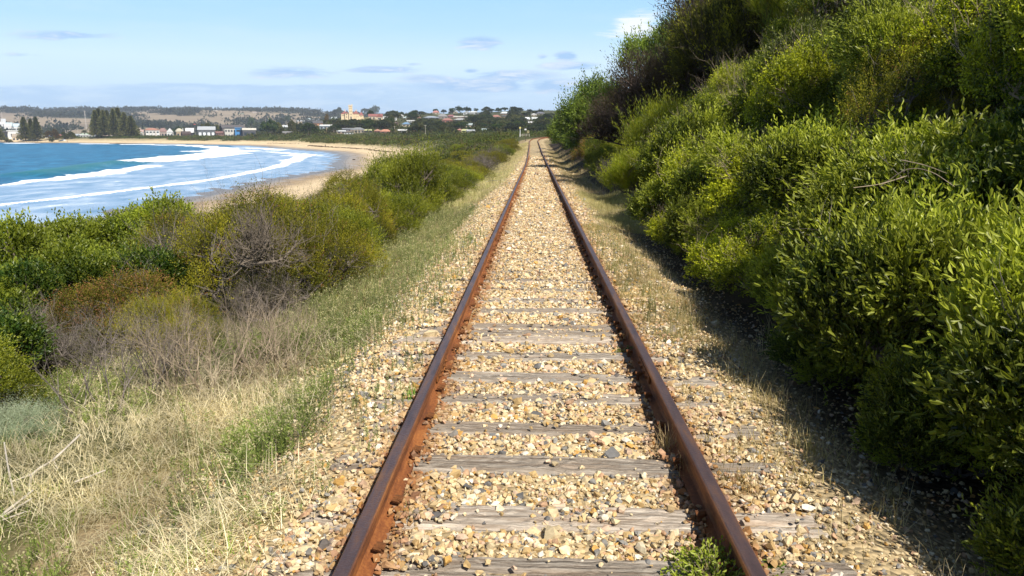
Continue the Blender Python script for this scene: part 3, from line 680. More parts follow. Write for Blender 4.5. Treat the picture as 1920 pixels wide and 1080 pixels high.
sticks('fallen_branch', 'long pale fallen branch on the grassy verge by the far shrubs', [([gp(845, 322, .25), gp(862, 332, .2), gp(882, 341, .12), gp(900, 349, .04)], .022, .03), ([gp(900, 349, .03), gp(915, 340, .12), gp(938, 338, .1)], .025, .012)], M_bark_pale)
for i, (pts, lab) in enumerate([([(1650, 350), (1700, 318), (1745, 322), (1790, 350)], 'arching bare stick among the creeper at the right edge'), ([(1690, 300), (1735, 310), (1775, 325)], 'pale bare stick above the arching one on the right'), ([(1660, 470), (1730, 445), (1800, 432)], 'straight pinkish stick low in the creeper on the right'), ([(1700, 330), (1650, 345), (1600, 352)], 'thin stick pointing left from the creeper')]):
    sticks('bare_stick', lab, [([pp(a, b, 5.35-.1*j+.25*(b > 420)) for j, (a, b) in enumerate(pts)], .0035, .002)], M_twig)

# ---------------------------------------------------------------- railway
def offset_path(off, y0=-2., y1=1e9):
    P = PC[(PC[:, 1] > -9)]; 
    seg = np.gradient(P, axis=0); t = unit(seg); nrm = np.stack([t[:, 1], -t[:, 0]], 1)
    Q = P+nrm*off; return Q
def build_rails():
    prof = [(-.068, -.168), (-.068, -.158), (-.022, -.146), (-.009, -.130), (-.009, -.046), (-.034, -.036), (-.036, -.008), (-.028, 0), (.028, 0), (.036, -.008), (.034, -.036), (.009, -.046), (.009, -.130), (.022, -.146), (.068, -.158), (.068, -.168)]
    m, n, b = mat('rusty_rail_steel', .45, .4)
    p = pos(n); g = n.n.new('ShaderNodeNewGeometry'); s = n.n.new('ShaderNodeSeparateXYZ'); n.l.new(g.outputs['Normal'], s.inputs[0])
    z = n.noise(n.vmul(p, (1, .15, 1)), 14, 6, .65); z2 = n.noise(p, 60, 4)
    side = n.ramp(n.math('ADD', n.math('MULTIPLY', z, .7), n.math('MULTIPLY', z2, .3)), [(.32, (.07, .022, .010)), (.5, (.20, .066, .018)), (.66, (.36, .14, .035))])
    top = n.ramp(z, [(.32, (.075, .052, .055)), (.52, (.125, .078, .072)), (.7, (.23, .11, .05))])
    ft = n.n.new('ShaderNodeSeparateColor'); n.put(ft.inputs[0], attr(n)); ft = ft.outputs[0]; n.put(b.inputs['Base Color'], n.mix(ft, side, top))
    n.put(b.inputs['Roughness'], n.mix(ft, (.85,)*3, (.42,)*3)); n.put(b.inputs['Metallic'], n.math('MULTIPLY', ft, .4))
    n.put(b.inputs['Normal'], n.bump(z2, .6, .006))
    pm = flat_mat('rusty_plate', (.20, .075, .022), .85, .4, 25, .6)
    for side_, lab in ((-1, 'left rusty rail of the railway track'), (1, 'right rusty rail of the railway track')):
        P = offset_path(side_*.835); keep = P[:, 1] > -4
        P = P[keep]; t = unit(np.gradient(P, axis=0)); nr = np.stack([t[:, 1], -t[:, 0]], 1); zz = zrail(P[:, 1])
        V = []; k = len(prof)
        for i in range(len(P)):
            for (a, c) in prof: V.append((P[i, 0]+nr[i, 0]*a, P[i, 1]+nr[i, 1]*a, zz[i]+c))
        q = []
        for i in range(len(P)-1):
            for j in range(k): q.append((i*k+j, i*k+(j+1) % k, (i+1)*k+(j+1) % k, (i+1)*k+j))
        root = empty('rail', lab, 'rail', (side_*.835, 0, h1(0, 0)))
        off = np.array([side_*.835, 0, h1(0, 0)])
        hc = np.zeros((k, 3)); hc[6:10] = [[.1], [1], [1], [.1]]; hc = np.tile(hc, (len(P), 1))
        obj('rail_bar', new_mesh('rail_bar', np.array(V)-off, quads=q, cols=hc, mat=m), root)
        for yj in (5.95, 14.7):
            for sx in (-1, 1):
                Vb = []; x0 = side_*.835+sx*.016; zc = float(zrail(yj))-.088
                for dy in (-.28, .28):
                    for (a, c) in ((0, -.03), (.014*sx, -.03), (.014*sx, .03), (0, .03)): Vb.append((x0+a, yj+dy, zc+c-dy*.012))
                f = [(0, 1, 2, 3), (7, 6, 5, 4)]+[(i, (i+1) % 4, (i+1) % 4+4, i+4) for i in range(4)]
                pl = obj('joint_plate', new_mesh('joint_plate', np.array(Vb)-off, faces=f, mat=pm), root)
                for d in (-.2, -.07, .07, .2):
                    bv, bq = tubes([((x0+.012*sx, yj+d, zc), (x0+.032*sx, yj+d, zc), .013, .012)], 6); obj('bolt', new_mesh('bolt', bv-off, quads=bq, mat=pm), pl)
build_rails()

def ORD(i):
    o = ['tenth', 'eleventh', 'twelfth', 'thirteenth', 'fourteenth', 'fifteenth', 'sixteenth', 'seventeenth', 'eighteenth', 'nineteenth']
    if i < 20: return o[max(0, i-10)]
    t = ['twentieth', 'thirtieth'][i//10-2]
    return t if i % 10 == 0 else ['twenty', 'thirty'][i//10-2]+'-'+['first', 'second', 'third', 'fourth', 'fifth', 'sixth', 'seventh', 'eighth', 'ninth'][i % 10-1]
def build_sleepers():
    def timber_mat(name, gain):
        m, n, b = mat(name, .9, .15)
        co = ocoord(n); cs = n.vmul(co, (1.1, 14, 8)); z = n.noise(cs, 3.2, 8, .72, .8); z2 = n.noise(n.vmul(co, (.8, 6, 5)), 2, 4)
        oi = n.n.new('ShaderNodeObjectInfo').outputs['Random']
        c = n.ramp(z, [(.30, (.05, .038, .03)), (.40, (.24, .19, .145)), (.52, (.42, .365, .30)), (.8, (.62, .57, .49))])
        z3 = n.noise(n.vmul(co, (1.2, 55, 30)), 1.6, 5, .7, .5); c = n.mix(1., c, n.ramp(z3, [(.36, .22), (.47, .85), (.6, 1.05)]), 'MULTIPLY'); c = n.mix(n.math('MULTIPLY', n.smooth(z2, .5, .7), .6), c, (.30, .21, .14)); c = n.mix(n.math('MULTIPLY', oi, .35), c, (.22, .16, .11))
        c = n.mix(1., c, (gain,)*3, 'MULTIPLY'); n.put(b.inputs['Base Color'], c); n.put(b.inputs['Normal'], n.bump(z, 1.0, .02)); return m
    m = timber_mat('weathered_timber', 1.); mp = timber_mat('pale_timber', 1.45)
    spm = flat_mat('spike_rust', (.17, .065, .022), .9, .4, 40, .6)
    meshes = []
    for v in range(6):
        rng = np.random.default_rng(800+v); nx, ny = 60, 9
        xs = np.linspace(-1.3, 1.3, nx); ys = np.linspace(-.115, .115, ny)
        X, Y = np.meshgrid(xs, ys)
        crack = sum(np.exp(-((Y-rng.uniform(-.08, .08)-.012*np.sin(X*rng.uniform(1, 4)+rng.uniform(0, 6)))/.006)**2)*rng.uniform(.3, 1)*smooth(rng.uniform(-1.3, 0), rng.uniform(.1, 1.3), X*rng.choice([-1, 1])) for _ in range(8))
        Z = .012*np.sin(X*2+rng.uniform(0, 6))*.6-.018*crack+rng.normal(0, .0024, X.shape)-.02*smooth(.085, .115, np.abs(Y))
        Ye = Y*(1+.06*np.sin(X*7+rng.uniform(0, 6)))+rng.normal(0, .0015, X.shape)
        Xe = X+.02*np.sin(Y*60+v)*(np.abs(X) > 1.2)
        top = np.stack([Xe, Ye, Z], -1); idx = np.arange(nx*ny).reshape(ny, nx)
        q = np.stack([idx[:-1, :-1], idx[:-1, 1:], idx[1:, 1:], idx[1:, :-1]], -1).reshape(-1, 4).tolist()
        ring = list(idx[0, :])+list(idx[1:, -1])+list(idx[-1, -2::-1])+list(idx[-2:0:-1, 0])
        V = top.reshape(-1, 3); low = V[ring]*[1, 1, 0]+[0, 0, -.14]; V2 = np.vstack([V, low]); k0 = len(V); L = len(ring)
        q += [(ring[i], k0+i, k0+(i+1) % L, ring[(i+1) % L]) for i in range(L)]
        meshes.append(new_mesh('timber', V2, quads=q, mat=m))
    sv_, sq_ = [], []
    segs = [((0, 0, -.03), (0, 0, .028), .009, .010), ((0, -.004, .026), (-.028, -.006, .034), .013, .010), ((.012, 0, .030), (-.02, 0, .040), .016, .012)]
    V, Q = tubes(segs, 6)
    # close the spike head with a small cap
    V = np.vstack([V, [(0.0, 0.0, .046)]]); spk = new_mesh('spike', V, quads=Q, tris=[(24, 25, 36), (25, 26, 36), (26, 27, 36)], mat=spm)
    from_near = [3.14, 3.62, 4.27, 4.86, 5.47, 5.98, 6.62, 7.18, 7.47, 7.73, 8.50]
    ys = list(from_near)
    while ys[-1] < 60: ys.append(ys[-1]+random.uniform(.58, .74))
    while ys[-1] < 118: ys.append(ys[-1]+.72)
    ys = [2.5]+ys
    names = ['at the bottom edge of the photo', 'second above the bottom edge, with a pale cracked top', 'third from the bottom, split along its length', 'fourth from the bottom', 'fifth from the bottom, thin and half buried', 'sixth from the bottom', 'seventh from the bottom', 'broadest pale grey one sticking out left of the left rail', 'just behind the broadest pale one', 'two behind the broadest pale one', 'ninth visible, half buried in stones']
    out = []
    cum = np.concatenate([[0], np.cumsum(np.linalg.norm(np.diff(PC, axis=0), axis=1))]); 
    for i, yy in enumerate(ys):
        s = yy+8; x = np.interp(s, cum, PC[:, 0]); y = np.interp(s, cum, PC[:, 1]); dxy = np.array([np.interp(s+.3, cum, PC[:, 0])-x, np.interp(s+.3, cum, PC[:, 1])-y])
        rz = math.atan2(dxy[1], dxy[0])-math.pi/2+random.uniform(-.012, .012)
        sink = random.uniform(-.006, .008) if 1 <= i < 12 else random.uniform(.012, .03) if i < 15 else random.uniform(.035, .06)
        xo = random.uniform(-.05, .12)
        if i in (7, 8): xo = -.08; sink = -.012
        if i in (5, 7) : pass
        zt = float(zrail(y))-.166-sink*.6
        lab = 'weathered grey timber sleeper '+(names[i-1] if 0 < i <= len(names) else ('nearest the camera, outside the frame' if i == 0 else (ORD(i)+' up from the bottom, half buried in stones' if i < 40 else 'further along the track, among the half buried ones')))
        root = empty('sleeper', lab, 'sleeper', (x+xo, y, zt), rz, 'timber sleepers under the rails')
        tb = obj('timber', meshes[i % 6], root)
        tb.scale = (1, random.uniform(.85, 1.12), 1)
        if i in (8, 2): tb.material_slots[0].link = 'OBJECT'; tb.material_slots[0].material = mp
        if i < 34:
            for sx in (-1, 1):
                for sy in (-1, 1):
                    xr = sx*.835-xo+sy*.078
                    k = obj('spike', spk, root, (xr, sy*.05, .010+max(0, sink*.6)), 0 if sy > 0 else math.pi, 1.3)
        out.append((x, y, sink))
    return out
SL = build_sleepers()

def icos(rng, N, low=False):
    """N rough stone shapes"""
    if low:
        v = np.array([(1, 0, 0), (-1, 0, 0), (0, 1, 0), (0, -1, 0), (0, 0, 1), (0, 0, -1)], float)
        f = np.array([(0, 2, 4), (2, 1, 4), (1, 3, 4), (3, 0, 4), (2, 0, 5), (1, 2, 5), (3, 1, 5), (0, 3, 5)])
    else:
        t = (1+5**.5)/2
        v = unit(np.array([(-1, t, 0), (1, t, 0), (-1, -t, 0), (1, -t, 0), (0, -1, t), (0, 1, t), (0, -1, -t), (0, 1, -t), (t, 0, -1), (t, 0, 1), (-t, 0, -1), (-t, 0, 1)]))
        f = np.array([(0, 11, 5), (0, 5, 1), (0, 1, 7), (0, 7, 10), (0, 10, 11), (1, 5, 9), (5, 11, 4), (11, 10, 2), (10, 7, 6), (7, 1, 8), (3, 9, 4), (3, 4, 2), (3, 2, 6), (3, 6, 8), (3, 8, 9), (4, 9, 5), (2, 4, 11), (6, 2, 10), (8, 6, 7), (9, 8, 1)])
    V = v[None]*rng.uniform(.55, 1.25, (N, len(v), 1))+rng.normal(0, .17, (N, len(v), 3))
    return V, f
def stones(rng, P, size, low, cols):
    N = len(P); V, f = icos(rng, N, low)
    V = V*(size[:, None]*rng.uniform(.55, 1.15, (N, 3)))[:, None, :]
    a, b = rng.uniform(0, 6.28, N), rng.normal(0, .5, N)
    ca, sa, cb, sb = np.cos(a), np.sin(a), np.cos(b), np.sin(b)
    x, y, z = V[..., 0], V[..., 1], V[..., 2]
    y2 = y*cb[:, None]-z*sb[:, None]; z2 = (y*sb[:, None]+z*cb[:, None])*.8
    X = x*ca[:, None]-y2*sa[:, None]; Y = x*sa[:, None]+y2*ca[:, None]
    W = np.stack([X, Y, z2], -1)+P[:, None]; k = V.shape[1]
    T = (np.arange(N)[:, None, None]*k+f[None]).reshape(-1, 3)
    return W.reshape(-1, 3), T, np.repeat(cols, k, 0)
def build_ballast():
    rng = np.random.default_rng(12)
    pal = np.array([(.61, .485, .29), (.53, .395, .21), (.46, .315, .14), (.68, .58, .40), (.76, .68, .55), (.24, .225, .20), (.14, .135, .13), (.50, .29, .085), (.40, .25, .15), (.56, .40, .28)])
    pw = np.array([.25, .22, .12, .11, .03, .085, .04, .03, .075, .08]); pw /= pw.sum()
    parts = []
    for (y0, y1, N, s0, low) in [(2.2, 5.5, 36000, .0150, False), (5.5, 10, 36000, .0165, False), (10, 20, 42000, .0205, True), (20, 42, 34000, .030, True), (42, 90, 24000, .045, True)]:
        y = rng.uniform(y0, y1, N); x = rng.uniform(-2.6, 2.6, N)
        rightsoil = (x > 1.2) & (y > 4.5) & (rng.random(N) < .45)
        edge = np.where(x < 0, 1.22+.30*wob(x*0, y, 1.7, 3)+1.05*smooth(3.5, 9, y), 1.5+.3*wob(x*0, y, 1.5, 1)+.45*smooth(3, 9, y)-.3*smooth(10, 20, y))
        keep = (np.abs(x) < edge) | (rng.random(N) < .34)
        keep &= ~rightsoil; keep &= (np.abs(np.abs(x)-.835) > .046)
        lift = np.zeros(N)
        for j, (sx, sy, sk) in enumerate(SL):
            if not (y0-1 < sy < y1+1): continue
            half = (.062 if j in (5, 6, 7) else .088 if j < 14 else .07)+.016*np.sin(x*5+j*2.1)+rng.normal(0, .014, N)
            on = (np.abs(y-sy) < half) & (np.abs(x-sx-.03) < 1.28)
            cov = .04+max(0, sk-.004)*14+.8*smooth(.30, .75, wob(x, y*0+sy*7.3, .33, 1))+.8*smooth(.14, .05, np.abs(np.abs(x)-.835)) if False else .04+max(0, sk-.004)*14+.8*smooth(.35, .8, wob(x, y*0+sy*7.3, .33, 1))+.85*(1-smooth(.07, .17, np.abs(np.abs(x)-.835)))
            cov = np.where(x < -.9, cov+(0 if j in (8, 9) else .45 if j in (5, 11) else .95), cov)
            cov = np.where(x > .9, cov+(0 if j in (1, 2, 3) else .3 if j in (4, 6) else .9), cov)
            cov = np.where((x > -.9) & (x < -.25) & (j in (1, 2)), cov+.7*smooth(-.15, -.55, x)*0+.7*(x < -.45), cov)
            keep &= ~(on & (rng.random(N) > cov)); lift = np.maximum(lift, on*(.030-sk*.5))
        lift = lift[keep]; x, y = x[keep], y[keep]; n = len(x)
        sz = s0*np.exp(rng.normal(0, .36, n))*(1-.28*smooth(1.15, 1.7, np.abs(x))); z = H(x, y)+.006+rng.uniform(-.25, .55, n)*sz-.0+.012*wob(x, y, .35, 1)
        i = rng.choice(len(pal), n, p=pw); c = pal[i]*rng.uniform(.85, 1.28, (n, 1))
        z = z+.010*(np.abs(np.abs(x)-.835) < .075)+lift
        rust = np.exp(-(np.maximum(np.abs(np.abs(x)-.835)-.07, 0)/.11)**2)*1.0
        rust = rust*rng.uniform(.4, 1.1, n); rust = np.clip(rust+(np.abs(x) > 1)*smooth(.2, .9, wob(x, y, .8, 4))*.3, 0, 1)[:, None]
        c = c*(1-rust)+np.array((.27, .115, .04))*rng.uniform(.7, 1.3, (n, 1))*rust
        parts.append(stones(rng, np.stack([x, y, z], 1), sz, low, c))
    off = 0; Vs, Ts, Cs = [], [], []
    for V, T, C in parts: Vs.append(V); Ts.append(T+off); Cs.append(C); off += len(V)
    m = attr_mat('ballast_stone', .85, .25, 60, .25, .3)
    stuff(obj('ballast', new_mesh('ballast', np.vstack(Vs), tris=np.vstack(Ts), cols=np.vstack(Cs), mat=m)), 'cream, tan and grey crushed stone between and beside the rails', 'gravel')
build_ballast()

# ---------------------------------------------------------------- grasses and weeds
def blades(rng, P, Hh, W, lean, bend, c0, c1, nseg=3):
    n = len(P); a = rng.uniform(0, 6.28, n); d = np.stack([np.cos(a), np.sin(a)], 1)
    w = np.stack([-d[:, 1], d[:, 0], np.zeros(n)], 1)
    le = np.abs(rng.normal(0, lean, n)) if lean > 0 else np.abs(rng.normal(-lean, .35, n)); be = np.abs(rng.normal(0, bend, n)); Hh = Hh*rng.uniform(.5, 1.25, n)
    V = np.zeros((n, (nseg+1)*2, 3)); p = P.copy(); ang = le.copy()
    for s in range(nseg+1):
        ww = W*(1-.85*s/nseg)
        V[:, 2*s] = p-w*(ww/2)[:, None] if hasattr(ww, '__len__') else p-w*ww/2; V[:, 2*s+1] = p+w*(ww/2)[:, None] if hasattr(ww, '__len__') else p+w*ww/2
        st = (Hh/nseg)[:, None]; p = p+np.concatenate([d*np.sin(ang)[:, None], np.cos(ang)[:, None]], 1)*st; ang = ang+be
    b = np.arange(n)[:, None]*(2*(nseg+1))
    Q = np.concatenate([b+[2*s, 2*s+1, 2*s+3, 2*s+2] for s in range(nseg)], 1).reshape(-1, 4)
    t = rng.random((n, 1)); c = np.array(c0)*(1-t)+np.array(c1)*t
    return V.reshape(-1, 3), Q, np.repeat(c, 2*(nseg+1), 0)
def merge(parts):
    off = 0; Vs, Qs, Cs = [], [], []
    for V, Q, C in parts: Vs.append(V); Qs.append(Q+off); Cs.append(C); off += len(V)
    return np.vstack(Vs), np.vstack(Qs), np.vstack(Cs)
def pts(rng, n, x0, x1, y0, y1, dens=None):
    x = rng.uniform(x0, x1, n); y = y0+(y1-y0)*rng.random(n)
    if dens is not None:
        k = rng.random(n) < dens(x, y); x, y = x[k], y[k]
    return np.stack([x, y, H(x, y)-.005], 1)
def clumps(rng, centres, per, rad):
    c = np.repeat(centres, per, 0); c = c+np.concatenate([rng.normal(0, rad, (len(c), 2)), np.zeros((len(c), 1))], 1); c[:, 2] = H(c[:, 0], c[:, 1])-.005; return c
M_grass = leaf_mat('grass_blade', trans=.35, rough=.6, spec=.2, vary=0)
def weeds(rng, P, h, c0=(.10, .14, .045), c1=(.24, .27, .11), flowers=.5, nl=26, lf=.022):
    """upright leafy weed stems, some with pale flower buds"""
    n = len(P); top = P+np.stack([rng.normal(0, .12, n)*h, rng.normal(0, .12, n)*h, np.full(n, h)*rng.uniform(.6, 1.3, n)], 1)
    SV, SQ = tubes([(P[i], top[i], .0022, .0012) for i in range(n)], 3)
    t = rng.uniform(.08, 1, (n, nl, 1)); LP = (P[:, None]*(1-t)+top[:, None]*t).reshape(-1, 3)
    LD = unit(rng.normal(0, 1, (n*nl, 3)))*.8+[0, 0, .9]
    LV, LQ, k = leaves(rng, LP, LD, lf*rng.uniform(.6, 1.3, n*nl), lf*.22)
    tt = rng.random((n*nl, 1)); lc = np.array(c0)*(1-tt)+np.array(c1)*tt
    out = [(SV, SQ, np.tile(np.array([[.20, .20, .09]]), (len(SV), 1))), (LV, LQ, np.repeat(lc, k, 0))]
    f = np.nonzero(rng.random(n) < flowers)[0]
    if len(f):
        m = 7; FP = np.repeat(top[f], m, 0)+rng.normal(0, .012, (len(f)*m, 3)); FD = rng.normal(0, 1, (len(FP), 3))+[0, 0, .5]
        FV, FQ, k = leaves(rng, FP, FD, .015, .013)
        out.append((FV, FQ, np.tile(np.array([[.58, .52, .30]]), (len(FV), 1))*np.repeat(rng.uniform(.7, 1.1, (len(FP), 1)), k, 0)))
    return out
def build_grass():
    rng = np.random.default_rng(77)
    left_edge = lambda x, y: smooth(-1.35-.75*0, -2.0, x+.35*wob(x, y, .9, 2)+.45*smooth(4, 9, y)*0-.0)
    dens = lambda x, y: np.clip(smooth(1.0, 1.75, -x+.34*wob(x, y, .8, 1)-.75*smooth(3.5, 9, y)), 0, 1)
    straw = []
    P = pts(rng, 44000, -5.6, -1.2, 2.3, 9.2, lambda x, y: dens(x, y)*smooth(-.25, .4, wob(x, y, .62, 5)))
    P[:, 2] += np.abs(rng.normal(0, .06, len(P)))
    straw.append(blades(rng, P, .22, .0048, -1.25, .22, (.42, .34, .20), (.84, .75, .55)))
    cen = pts(rng, 70, -4.9, -2.2, 3.4, 9, lambda x, y: dens(x, y)*smooth(-.1, .5, wob(x, y, 1.4, 6)))
    straw.append(blades(rng, clumps(rng, cen, 44, .07), .27, .0036, -.8, .35, (.40, .32, .18), (.80, .70, .48)))
    P = pts(rng, 3500, -4.6, -2.2, 6.0, 8.5, dens); P[:, 2] += np.abs(rng.normal(0, .12, len(P)))
    straw.append(blades(rng, P, .26, .004, -1.2, .25, (.40, .33, .21), (.74, .65, .47)))
    V, Q, C = merge(straw)
    stuff(obj('dry_grass', new_mesh('dry_grass', V, quads=Q, cols=C, mat=M_grass)), 'pale tangled straw and dry grass on the slope left of the track', 'grass')
    gr = []
    cen = pts(rng, 620, -5.4, -1.15, 2.3, 10, lambda x, y: dens(x, y)*smooth(-.2, .5, wob(x, y, .9, 9)))
    gr.append(blades(rng, clumps(rng, cen, 34, .06), .12, .0048, .45, .25, (.12, .19, .03), (.34, .42, .08)))
    cen = pts(rng, 1100, -3.8, -1.3, 8, 60, lambda x, y: .12+.88*smooth(1.8, 2.9, -x+.4*wob(x, y, 1.6, 3)))
    gr.append(blades(rng, clumps(rng, cen, 30, .12), .16, .008, .5, .25, (.22, .25, .07), (.52, .48, .24)))
    cen = pts(rng, 700, -3.9, -1.5, 30, 150)
    gr.append(blades(rng, clumps(rng, cen, 24, .25), .24, .018, .5, .25, (.36, .33, .14), (.66, .56, .34)))
    cen = pts(rng, 420, -2.5, -1.05, 3.0, 22)
    gr.append(blades(rng, clumps(rng, cen, 14, .05), .09, .004, .7, .3, (.26, .24, .09), (.58, .50, .28)))
    V, Q, C = merge(gr)
    stuff(obj('green_grass', new_mesh('green_grass', V, quads=Q, cols=C, mat=M_grass)), 'short green grass on the verge left of the track', 'grass')
    wd = []
    cen = pts(rng, 2600, -5.4, -1.5, 2.6, 9.5, lambda x, y: dens(x, y)*smooth(-.2, .4, wob(x, y, .9, 4)))
    wd += weeds(rng, clumps(rng, cen, 3, .06), .20, (.12, .18, .03), (.36, .43, .12), .55, 34, .028)
    cen = pts(rng, 260, -3.2, -1.25, 5.5, 16, lambda x, y: .35+.65*smooth(1.8, 2.6, -x))
    wd += weeds(rng, clumps(rng, cen, 4, .07), .20, (.13, .18, .05), (.28, .32, .12), .3)
    cen = pts(rng, 330, -2.4, -1.05, 3.2, 16)
    wd += weeds(rng, clumps(rng, cen, 3, .05), .13, (.13, .18, .05), (.32, .35, .13), .3)
    cen = pts(rng, 420, -3.5, -2.0, 8.5, 26)
    wd += weeds(rng, clumps(rng, cen, 4, .09), .26, (.14, .18, .06), (.30, .32, .14), .5, 22, .035)
    V, Q, C = merge(wd)
    stuff(obj('weeds', new_mesh('weeds', V, quads=Q, cols=C, mat=M_grass)), 'upright green weeds with tiny cream flower heads left of the rails', 'weeds')
    # right side
    rg = []
    cen = pts(rng, 620, .98, 1.75, 4.0, 18, lambda x, y: .25+.75*smooth(-.4, .4, wob(x, y, 1.1, 3)))
    rg.append(blades(rng, clumps(rng, cen, 22, .05), .13, .0045, .5, .3, (.26, .20, .09), (.46, .38, .18)))
    cen = pts(rng, 330, 1.3, 2.05, 2.4, 18, lambda x, y: .3+.7*smooth(1.5, 2.1, x-.3*smooth(3, 8, y)))
    rg.append(blades(rng, clumps(rng, cen, 22, .09), .20, .004, .7, .35, (.30, .24, .13), (.55, .46, .28)))
    cen = pts(rng, 420, 1.5, 3.6, 18, 30)
    rg.append(blades(rng, clumps(rng, cen, 40, .14), .17, .007, .5, .25, (.30, .27, .12), (.52, .46, .24)))
    cen = pts(rng, 300, 1.4, 3.2, 30, 110)
    rg.append(blades(rng, clumps(rng, cen, 30, .2), .2, .014, .5, .25, (.26, .21, .11), (.46, .37, .22)))
    V, Q, C = merge(rg)
    stuff(obj('verge_grass', new_mesh('verge_grass', V, quads=Q, cols=C, mat=M_grass)), 'dry tan grass along the right verge and in the shade of the bank', 'grass')
    # greener weeds right of the right rail
    cen = pts(rng, 90, 1.0, 1.55, 6.5, 17); V, Q, C = merge(weeds(rng, clumps(rng, cen, 4, .05), .13, (.16, .17, .06), (.32, .30, .12), .15))
    stuff(obj('verge_weeds', new_mesh('verge_weeds', V, quads=Q, cols=C, mat=M_grass)), 'small green and tan weeds just outside the right rail', 'weeds')
build_grass()
def clump_obj(name, label, px, py, n, rad, h, w, c0, c1, lean=.45, cat='grass clump', seed=1):
    rng = np.random.default_rng(seed); g = gp(px, py); P = np.zeros((n, 3)); P[:, :2] = rng.normal(0, rad, (n, 2))
    V, Q, C = blades(rng, P, h, w, lean, .28, c0, c1)
    tag(obj(name, new_mesh(name, V, quads=Q, cols=C, mat=M_grass), None, g), label, cat)
clump_obj('grass_tuft', 'dry tan grass tuft in the shadow inside the right rail', 1252, 848, 60, .03, .16, .004, (.35, .24, .12), (.55, .42, .24), seed=3)
clump_obj('grass_tuft', 'wispy dry tuft in the shadow one sleeper nearer the camera', 1282, 900, 22, .04, .13, .003, (.35, .24, .12), (.55, .42, .24), .8, seed=4)
clump_obj('grass_tuft', 'small green tuft on the stones inside the left rail', 772, 975, 40, .035, .09, .006, (.14, .18, .05), (.28, .30, .10), .7, seed=5)
clump_obj('grass_tuft', 'bright green tuft against the outside of the left rail', 768, 752, 40, .03, .15, .006, (.12, .26, .03), (.26, .42, .08), .35, seed=6)
clump_obj('grass_tuft', 'arching pale dead grass at the edge of the shadow on the right', 1462, 668, 90, .10, .42, .005, (.40, .33, .22), (.62, .55, .40), .6, seed=7)
clump_obj('grass_tuft', 'orange-brown tuft against the outside of the right rail', 1395, 925, 60, .05, .16, .004, (.30, .18, .08), (.48, .32, .16), .7, seed=8)
clump_obj('strap_leaf_plant', 'yellow-green strap leaves standing among the dead twigs left of centre', 520, 520, 60, .30, .75, .022, (.12, .14, .02), (.42, .40, .05), .35, 'plant', 9)
def small_plant(name, label, px, py, nt, rad, h, L, W, pal, seed):
    rng = np.random.default_rng(seed); g = gp(px, py)
    P = np.zeros((nt, 3)); P[:, :2] = rng.normal(0, rad, (nt, 2)); D = unit(np.concatenate([P[:, :2]*5/ max(rad*5, .1), np.ones((nt, 1))], 1)+rng.normal(0, .25, (nt, 3)))
    hh = h*rng.uniform(.5, 1.1, nt)*(1-.5*np.linalg.norm(P[:, :2], axis=1)/(rad*2.2)).clip(.3, 1); nl = 14
    t = (np.arange(nl)+.5)/nl; LP = (P[:, None]+D[:, None]*hh[:, None, None]*t[None, :, None]).reshape(-1, 3)
    LD = np.repeat(D, nl, 0)+1.0*unit(rng.normal(0, 1, (nt*nl, 3)))
    V, Q, k = leaves(rng, LP, LD, L*rng.uniform(.6, 1.2, nt*nl), W, rich=True); tt = np.clip(np.tile(t, nt)[:, None]*.7+rng.random((nt*nl, 1))*.4, 0, 1)
    C = np.repeat(np.array(pal[0])*(1-tt)+np.array(pal[1])*tt, k, 0)
    e = empty(name, label, 'plant', g)
    obj('foliage', new_mesh('plant_foliage', V, quads=Q, cols=C, mat=M_leaf), e)
    SV, SQ = tubes([(P[i], P[i]+D[i]*hh[i], .002, .001) for i in range(nt)], 3); obj('stem', new_mesh('plant_stem', SV, quads=SQ, mat=M_twig), e)
small_plant('small_plant', 'leafy green plant growing against the inside of the right rail at the bottom edge', 1345, 1085, 130, .075, .17, .026, .012, ((.05, .09, .012), (.22, .25, .03)), 21)
small_plant('small_plant', 'tiny dark green plant inside the right rail, half way down the photo', 1172, 665, 30, .03, .12, .022, .012, ((.05, .07, .02), (.14, .16, .04)), 22)
small_plant('small_plant', 'tiny green seedling on the stones outside the right rail at the bottom', 1455, 1072, 14, .02, .05, .03, .014, ((.06, .12, .02), (.20, .30, .05)), 23)

# ---------------------------------------------------------------- distant trees
MC = {}
def wallmat(c, k='wall'):
    key = (k, c)
    if key not in MC:
        l = .3*c[0]+.59*c[1]+.11*c[2]; q = .6 if k == 'roof' else .8; c = tuple((l+(v-l)*q)*.82 for v in c); MC[key] = flat_mat(k+'_paint', c, .8, .12, .6)
    return MC[key]
GLASS = flat_mat('window_glass', (.03, .04, .05), .15, .3, 1, 0, .5)
M_crown = leaf_mat('crown_leaf', trans=.15, rough=.7, spec=.15, vary=.5)
TR = {}
def tree_kind(key, count, seed, trunk_h, m=M_crown, **kw):
    TR[key] = []
    for i in range(count):
        V, Q, c, lb = foliage(seed+i, **kw)
        V = V+[0, 0, trunk_h]; rng = np.random.default_rng(seed+40+i); segs = [((0, 0, -.3), (.03, .02, trunk_h+.1), .07, .05)]
        for l in lb[:9]: segs.append(((.03, .02, trunk_h*.8), l[:3]+[0, 0, trunk_h], .035, .012))
        TV, TQ = tubes(segs, 6)
        TR[key].append((new_mesh(key+'_crown', V, quads=Q, cols=c, mat=m), new_mesh(key+'_trunk', TV, quads=TQ, mat=M_bark), float(V[:, 2].max())))
tree_kind('gum', 4, 900, .28, nt=420, nl=5, K=13, L=.17, W=.10, twig=.12, pal=((.022, .034, .016), (.075, .085, .034)), upw=.3, low=.15, inner=.5)
tree_kind('round', 2, 920, .30, nt=600, nl=5, K=16, L=.13, W=.09, twig=.1, pal=((.016, .034, .010), (.06, .09, .020)), upw=.4, low=.3, inner=.4)
